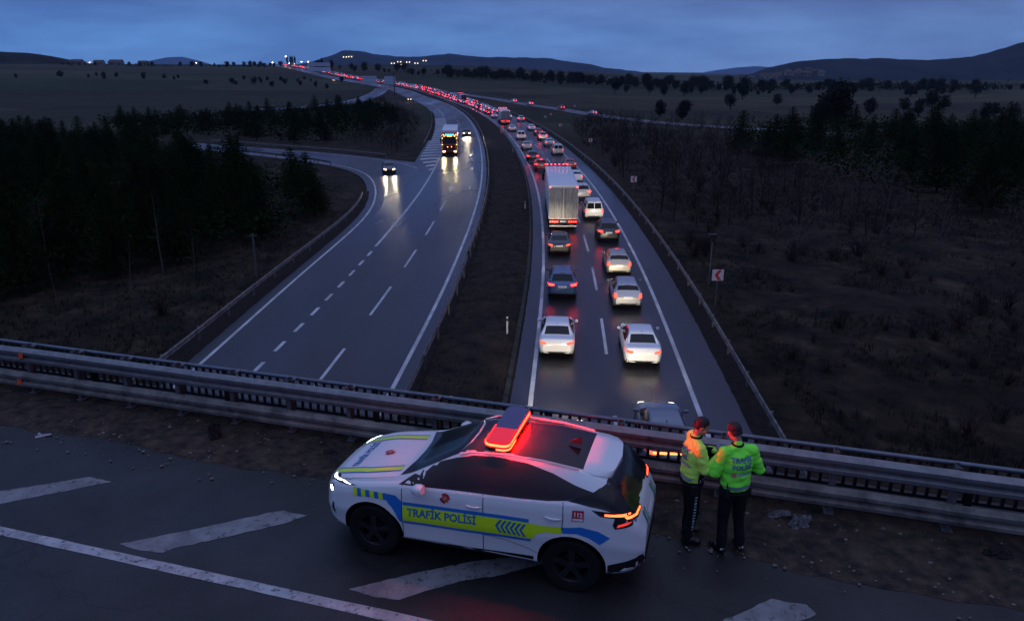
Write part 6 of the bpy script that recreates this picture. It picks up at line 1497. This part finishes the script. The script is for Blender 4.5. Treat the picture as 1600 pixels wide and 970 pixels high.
def bush_mesh(seed, H, n, mt):
    r = random.Random(seed); w = MB()
    for i in range(n):
        a = r.random()*6.28; ti = r.uniform(.05, .75); d = Vector((math.cos(a)*ti, math.sin(a)*ti, 1)).normalized(); L_ = H*r.uniform(.6, 1.1); p = Vector((r.uniform(-.2, .2), r.uniform(-.2, .2), -.1))
        q = p+d*L_*.5; e = q+(d+Vector((r.gauss(0, .25), r.gauss(0, .25), .1))).normalized()*L_*.5; w.tube([p, q, e], [.022, .014, .006], 3, cap=False)
        for j in range(5):
            g = r.uniform(.3, 1); s_ = p.lerp(e, g); dd = (d+Vector((r.gauss(0, .7), r.gauss(0, .7), r.gauss(.1, .5)))).normalized()*L_*r.uniform(.15, .35); w.tube([s_, s_+dd], [.011, .005], 3, cap=False)
    m = bpy.data.meshes.new('bush'); m.from_pydata(w.v, [], w.f); m.materials.append(mt); return m
PM = [pine_meshes(s_) for s_ in (1, 2, 3)]; RM = [round_meshes(s_) for s_ in (4, 5, 6)]; RS = [round_meshes(s_, 6, 4.5, .4, 700, .45) for s_ in (7, 8)]
BT = [branchy(s_, 7.5, 16, 5) for s_ in (11, 12, 13, 14)]; BD = [branchy(s_, 5.5, 20, 7, .09, .55, .7, M_BARK, M_TWIG, .15, .016) for s_ in (15, 16, 17)]+[branchy(18, 5.0, 20, 7, .08, .55, .7, M_BARK, M_TWIGR, .15, .016)]
BS = [bush_mesh(s_, 2.0, 26, m_) for s_, m_ in ((21, M_TWIG), (22, M_TWIG), (23, M_TWIGR), (24, M_TWIG))]
def tree(name, meshes, x, y, s_, label, cat, group, rr, z=None, sz=1):
    e = empty(name, (x, y, (gz(x, y) if z is None else z)), rr.random()*6.28); e.scale = (s_, s_, s_*sz); tag(e, label, cat, group)
    for me, nm in zip(meshes, ('trunk', 'crown')): link(bpy.data.objects.new(nm, me), e)
    return e
def inside(p, poly_):
    x, y = p; c = False
    for (x1, y1), (x2, y2) in zip(poly_, poly_[1:]+poly_[:1]):
        if (y1 > y) != (y2 > y) and x < (x2-x1)*(y-y1)/(y2-y1)+x1: c = not c
    return c
rt = random.Random(77)
LPOLY = [(-18, 58), (-18.3, 73), (-25, 87), (-37, 101), (-50, 116), (-66, 136), (-108, 160), (-86, 90), (-62, 56), (-44, 40), (-33, 43), (-23, 52)]
IPOLY = [(-72, 147), (-40, 144), (-30, 175), (-33, 215), (-52, 300), (-64, 290), (-74, 250), (-96, 222), (-110, 200)]
RPOLY = [(42, 140), (48, 165), (66, 182), (150, 205), (170, 180), (84, 84), (54, 66), (46, 84)]
def scatter(poly_, n, gap, rd=3.0):
    out = []; xs_ = [p[0] for p in poly_]; ys_ = [p[1] for p in poly_]; tries = 0
    while len(out) < n and tries < n*60:
        tries += 1; p = (rt.uniform(min(xs_), max(xs_)), rt.uniform(min(ys_), max(ys_)))
        if inside(p, poly_) and all((p[0]-q[0])**2+(p[1]-q[1])**2 > gap*gap for q in out) and road_dist(*p) > rd: out.append(p)
    return out
for p in scatter(LPOLY, 180, 2.6, 3.2):
    tree('pine_tree', PM[rt.randrange(3)], *p, rt.uniform(.78, 1.15), 'dark pine in the dense plantation left of the slip road', 'tree', 'pines left of the slip road', rt, sz=rt.uniform(.85, 1.1))
for p in scatter(IPOLY, 60, 3.6, 4):
    tree('pine_tree', PM[rt.randrange(3)], *p, rt.uniform(.7, 1.0), 'dark pine on the island between the slip road and the far exit', 'tree', 'pines on the island beyond the slip road', rt)
for p in scatter(RPOLY, 75, 4.0, 4):
    tree('pine_tree', PM[rt.randrange(3)], *p, rt.uniform(.9, 1.35), 'dark pine of the wood in the right middle distance', 'tree', 'pines of the wood on the right', rt)
# the closed canopy behind and between the single pines
M_SCRUB = mat('bare_scrub', (.028, .019, .014), .95, spec=.08, var=.75, vscale=.25, col2=(.008, .007, .006))
def wood(poly_, step, h0, leaf, label, k=9, rd=3, mt=None, nm='pine_wood'):
    b_v = []; b_f = []; xs_ = [p[0] for p in poly_]; ys_ = [p[1] for p in poly_]; y = min(ys_)
    while y < max(ys_):
        x = min(xs_)
        while x < max(xs_):
            px, py = x+rt.uniform(-.5, .5)*step, y+rt.uniform(-.5, .5)*step
            if inside((px, py), poly_) and (rd == 0 or road_dist(px, py) > rd):
                nz_ = noise.noise(Vector((px*.35, py*.35, 4))); hh = h0*(.62+.55*nz_+.25*noise.noise(Vector((px*.11, py*.11, 8)))); z0 = gz(px, py)
                if hh > .5:
                    for _ in range(k):
                        c = Vector((px+rt.gauss(0, .4)*step, py+rt.gauss(0, .4)*step, z0+hh*(1-.75*rt.random()**1.6)))
                        a_ = Vector((rt.gauss(0, 1), rt.gauss(0, 1), rt.gauss(0, .7)+(1.2 if mt else 0))).normalized()*leaf*(1.8 if mt else 1); d_ = Vector((rt.gauss(0, 1), rt.gauss(0, 1), rt.gauss(0, .7))).normalized()*leaf*(.16 if mt else .6); n = len(b_v)
                        b_v += [tuple(c), tuple(c+a_), tuple(c+d_)]; b_f.append((n, n+1, n+2))
            x += step
        y += step
    b = MB(); b.add(b_v, b_f); tag(b.build(nm, mt or M_PINE), label, 'wood' if not mt else 'scrub', kind='stuff')
wood(LPOLY, 1.15, 4.4, .42, 'closed dark canopy of the young pine wood left of the slip road')
wood(IPOLY, 2.0, 4.0, .7, 'closed dark canopy of pines on the island beyond the slip road')
wood(RPOLY, 1.9, 4.6, .7, 'closed dark canopy of the pine wood on the right', rd=0)
wood([(-26, 215), (-19.5, 170), (-15.5, 128), (-22, 126), (-38, 142), (-30, 175), (-33, 215), (-50, 300), (-62, 372), (-66, 330), (-56, 330), (-36, 262)], 1.3, 2.6, .45, 'brown leafless scrub on the motorway side of the pine island', 8, 3.2, M_SCRUB, 'scrub')
wood([(13, 58), (13.6, 120), (14.4, 175), (22, 225), (62, 196), (48, 165), (42, 140), (46, 84), (54, 66), (44, 56), (24, 62)], 1.35, 2.9, .40, 'brown leafless thicket right of the motorway', 7, 2.6, M_SCRUB, 'scrub')
wood([(-16.8, 58), (-17.4, 84), (-20, 92), (-24, 70), (-30, 54), (-46, 45), (-52, 40), (-30, 44)], .8, 1.3, .25, 'low brown scrub between the left pines and the slip road', 6, 2.4, M_SCRUB, 'scrub')
# bare trees with pale trunks
BP = [(-31.5, 48.5, 1), (-24.8, 50.6, 1), (-22.2, 49.7, .6), (-24.7, 45.7, .6), (-28.5, 44, .5), (23.0, 58.1, 1.05), (32.2, 63.3, 1.1), (35.5, 60.2, 1), (18.5, 60.0, .7), (18.1, 55.2, .7), (38.0, 57.6, .5), (30.6, 73.2, .9), (26.5, 70, .8), (33.2, 71.5, .9), (28, 80, .9), (24, 88, .8), (40, 78, 1)]
for i, (x, y, s_) in enumerate(BP):
    tree('bare_birch', BT[i % 4], x, y, s_*.8, 'bare birch with a thin pale trunk in front of the left pines' if x < 0 else 'bare birch with a thin pale trunk in the scrub right of the motorway', 'tree', 'bare birches left of the slip road' if x < 0 else 'bare birches in the right-hand scrub', rt)
for p in scatter([(13.5, 60), (13.8, 120), (14, 175), (22, 215), (55, 190), (44, 150), (40, 90), (60, 68), (40, 62), (22, 66)], 200, 2.0, 1.5):
    tree('bare_tree', BD[rt.randrange(4)], *p, rt.uniform(.45, .95), 'small bare tree in the brown scrub right of the motorway', 'tree', 'bare trees in the right-hand scrub', rt)
for p in scatter([(-26, 185), (-20, 132), (-30, 140), (-34, 170), (-33, 200), (-44, 270), (-52, 305), (-35, 250)], 34, 3, 1.5):
    tree('bare_tree', BD[rt.randrange(4)], *p, rt.uniform(.5, .9), 'small bare tree on the brown right side of the pine island', 'tree', 'bare trees on the pine island', rt)
for p in scatter([(-18, 84), (-21, 62), (-28, 58), (-40, 52), (-19, 40), (-45, 38), (-60, 44)], 26, 2, 1.2):
    o = bpy.data.objects.new('bare_bush', BS[rt.randrange(4)]); link(o); o.location = (*p, gz(*p)); o.rotation_euler.z = rt.random()*6; k = rt.uniform(.4, .9); o.scale = (k*1.3, k*1.3, k); tag(o, 'low bare bush on the bank between pines and slip road', 'bush', 'bushes left of the slip road')
for p in [q for q in scatter([(12, 28), (12.5, 58), (50, 66), (58, 40), (26, 24)], 190, .9, .6) if noise.noise(Vector((q[0]*.13, q[1]*.13, 6))) > .10]+scatter([(13.5, 60), (13.8, 150), (30, 150), (40, 66)], 60, 2.2, .8):
    o = bpy.data.objects.new('bare_bush', BS[rt.randrange(4)]); link(o); o.location = (*p, gz(*p)); o.rotation_euler.z = rt.random()*6; k = rt.uniform(.25, .8); o.scale = (k*1.4, k*1.4, k); tag(o, 'low bare bush in the rough ground right of the guard rail', 'bush', 'bushes right of the motorway')
# trees in the fields and along the skyline
FT = [(80.2, 190, 1.5), (83, 194, 1.3), (76, 186, 1.2), (123.3, 410, 1.2), (124, 264, 1.0), (147.5, 287, .9), (152.6, 277, 1.0), (152.2, 244, .9), (101.7, 195, .8), (108, 262, .8), (47.3, 244, .9), (118, 340, .9), (86, 300, .8), (165, 260, .8), (52, 232, .9), (60, 262, .7), (140, 262, 1.0), (170, 300, 1.0), (95, 230, .8)]
for i, (x, y, s_) in enumerate(FT): tree('field_tree', RS[i % 2] if i % 3 else RM[i % 3], x, y, s_*.95, 'dark round tree standing in the fields right of the motorway', 'tree', 'trees in the right-hand fields', rt)
def sky_row(n, f, s0, s1, label, group, pool=None):
    for i in range(n):
        x, y = f((i+rt.uniform(.1, .9))/n); y += rt.gauss(0, 22); z = relief(x, y)-.6
        tree('skyline_tree', (pool or RM+RS)[rt.randrange(len(pool or RM+RS))], x, y, rt.uniform(s0, s1), label, 'tree', group, rt, z=z)
sky_row(105, lambda f: (-60+230*f, 700-120*f), .45, 1.35, 'dark tree of the long row on the skyline right of the queue', 'trees of the central skyline row')
sky_row(46, lambda f: (170+220*f, 570+30*f), .45, 1.2, 'dark tree of the hedge line below the right hill', 'trees below the right hill')
wood([(-70, 690), (170, 570), (390, 590), (400, 645), (170, 615), (-60, 735)], 6.5, 6.5, 2.4, 'dark tangle of bushes under the skyline trees', 7, 0)
sky_row(26, lambda f: (60+230*f, 470+20*f), .5, 1.1, 'dark hedge tree in the far fields right of centre', 'hedge trees in the far right fields')
sky_row(10, lambda f: (-440+110*f, 888+14*f), .5, 1.0, 'dark round tree on the left ridge', 'trees on the left ridge')
sky_row(7, lambda f: (-505+45*f, 880), .4, .7, 'low dark tree at the far left of the ridge', 'trees at the far left of the ridge')
sky_row(16, lambda f: (-330+60*f, 905), .5, .9, 'dark tree on the crest left of the bright lamps', 'trees on the crest left of the lamps')
sky_row(26, lambda f: (-235+180*f, 905-215*f), .6, 1.2, 'dark tree between the bright lamps and the sign panels', 'trees right of the crest')
sky_row(14, lambda f: (-210+95*f, 560-30*f), .35, .6, 'low dark tree on the bank left of the far motorway', 'trees on the bank left of the far motorway')
wood([(-520, 872), (-300, 888), (-280, 908), (-520, 900)], 6.5, 3.2, 1.8, 'dark hedge along the left ridge', 4, 0)
sky_row(14, lambda f: (-380+130*f, 620-20*f), .35, .8, 'low dark shrub of the hedge across the left fields', 'shrubs in the left fields', RS)
sky_row(9, lambda f: (-210+60*f, 600-15*f), .3, .6, 'low dark shrub near the far left bank', 'shrubs near the far left bank', RS)
for i, (x, y) in enumerate(((-262, 905), (-259, 908), (-256, 905), (-252, 902), (-196, 800), (-172, 740))):
    t_ = tree('poplar', RM[i % 3], x-(0), y, .9, 'tall narrow poplar on the skyline near the bright lamps', 'tree', 'poplars on the skyline', rt, z=relief(x, y)-.5); t_.scale = (.42, .42, 1.55)
# rough grass by the roads
def grass(name, pts, label, hmin, hmax, m, blades=5):
    b = MB()
    for x, y, z in pts:
        for _ in range(blades):
            a = rt.random()*6.28; h = rt.uniform(hmin, hmax); w_ = .012+.02*h; dx, dy = math.cos(a), math.sin(a); ox, oy = rt.uniform(-.12, .12), rt.uniform(-.12, .12); l = rt.uniform(.1, .6)*h
            b.add([(x+ox-dy*w_, y+oy+dx*w_, z-.03), (x+ox+dy*w_, y+oy-dx*w_, z-.03), (x+ox+dx*l, y+oy+dy*l, z+h)], [(0, 1, 2)])
    return tag(b.build(name, m), label, 'grass', kind='stuff')
M_DRYG = mat('dry_grass', (.040, .034, .028), .95, spec=.1, var=.6, vscale=1.5, col2=(.012, .013, .010)); M_GRNG = mat('green_verge_grass', (.014, .020, .012), .95, spec=.1, var=.5, vscale=1.5)
pts = []
for _ in range(15000):
    y = 24+70*rt.random()**1.5; x = 12.2+rt.random()*(10+y*.55)
    if noise.noise(Vector((x*.22, y*.22, 2)))+.4*noise.noise(Vector((x*.9, y*.9, 2))) > -.02 or x < 13.2: pts.append((x, y, gz(x, y)))
grass('rough_grass', pts, 'rough dry grass on the ground right of the motorway', .12, .38, M_DRYG)
pts = []
for _ in range(6500):
    y = 28+45*rt.random()**1.4; x = -17.2-rt.random()*(8+y*.6); pts.append((x, y, gz(x, y)))
grass('rough_grass', pts, 'dark rough grass left of the slip road', .12, .35, M_GRNG)
MBV = bvh_of([o for o in COL.objects if o.name == 'median'][0]); pts = []
for _ in range(5000):
    s_ = RLp.near(0, 24)[0]+110*rt.random()**1.3; f = rt.uniform(-5.6, -1.15) if rt.random() < .75 else rt.choice([rt.uniform(-1.7, -1.1), rt.uniform(-5.9, -5.2)]); q, _t = RLp.at(s_, f); h = MBV.ray_cast(Vector((q.x, q.y, 9)), Vector((0, 0, -1)))
    if h[0]: pts.append((q.x, q.y, h[0].z))
grass('median_grass', pts, 'sparse dead grass on the soil of the median', .04, .16, M_DRYG, 4)

# ------------------------------------------------------------------ evening haze
hz = MB(); hz.box((0, 2350, 52.5), (9000, 5900, 155)); hzo = hz.build('haze', None)
hm = bpy.data.materials.new('evening_haze'); hm.use_nodes = True; hm.node_tree.nodes.clear()
pv_ = hm.node_tree.nodes.new('ShaderNodeVolumePrincipled'); pv_.inputs['Color'].default_value = (.55, .70, .90, 1); pv_.inputs['Density'].default_value = .00005; pv_.inputs['Anisotropy'].default_value = 0
ho_ = hm.node_tree.nodes.new('ShaderNodeOutputMaterial'); hm.node_tree.links.new(pv_.outputs[0], ho_.inputs['Volume'])
hzo.data.materials.clear(); hzo.data.materials.append(hm); tag(hzo, 'thin bluish evening haze over the far fields and hills', 'haze', kind='stuff')
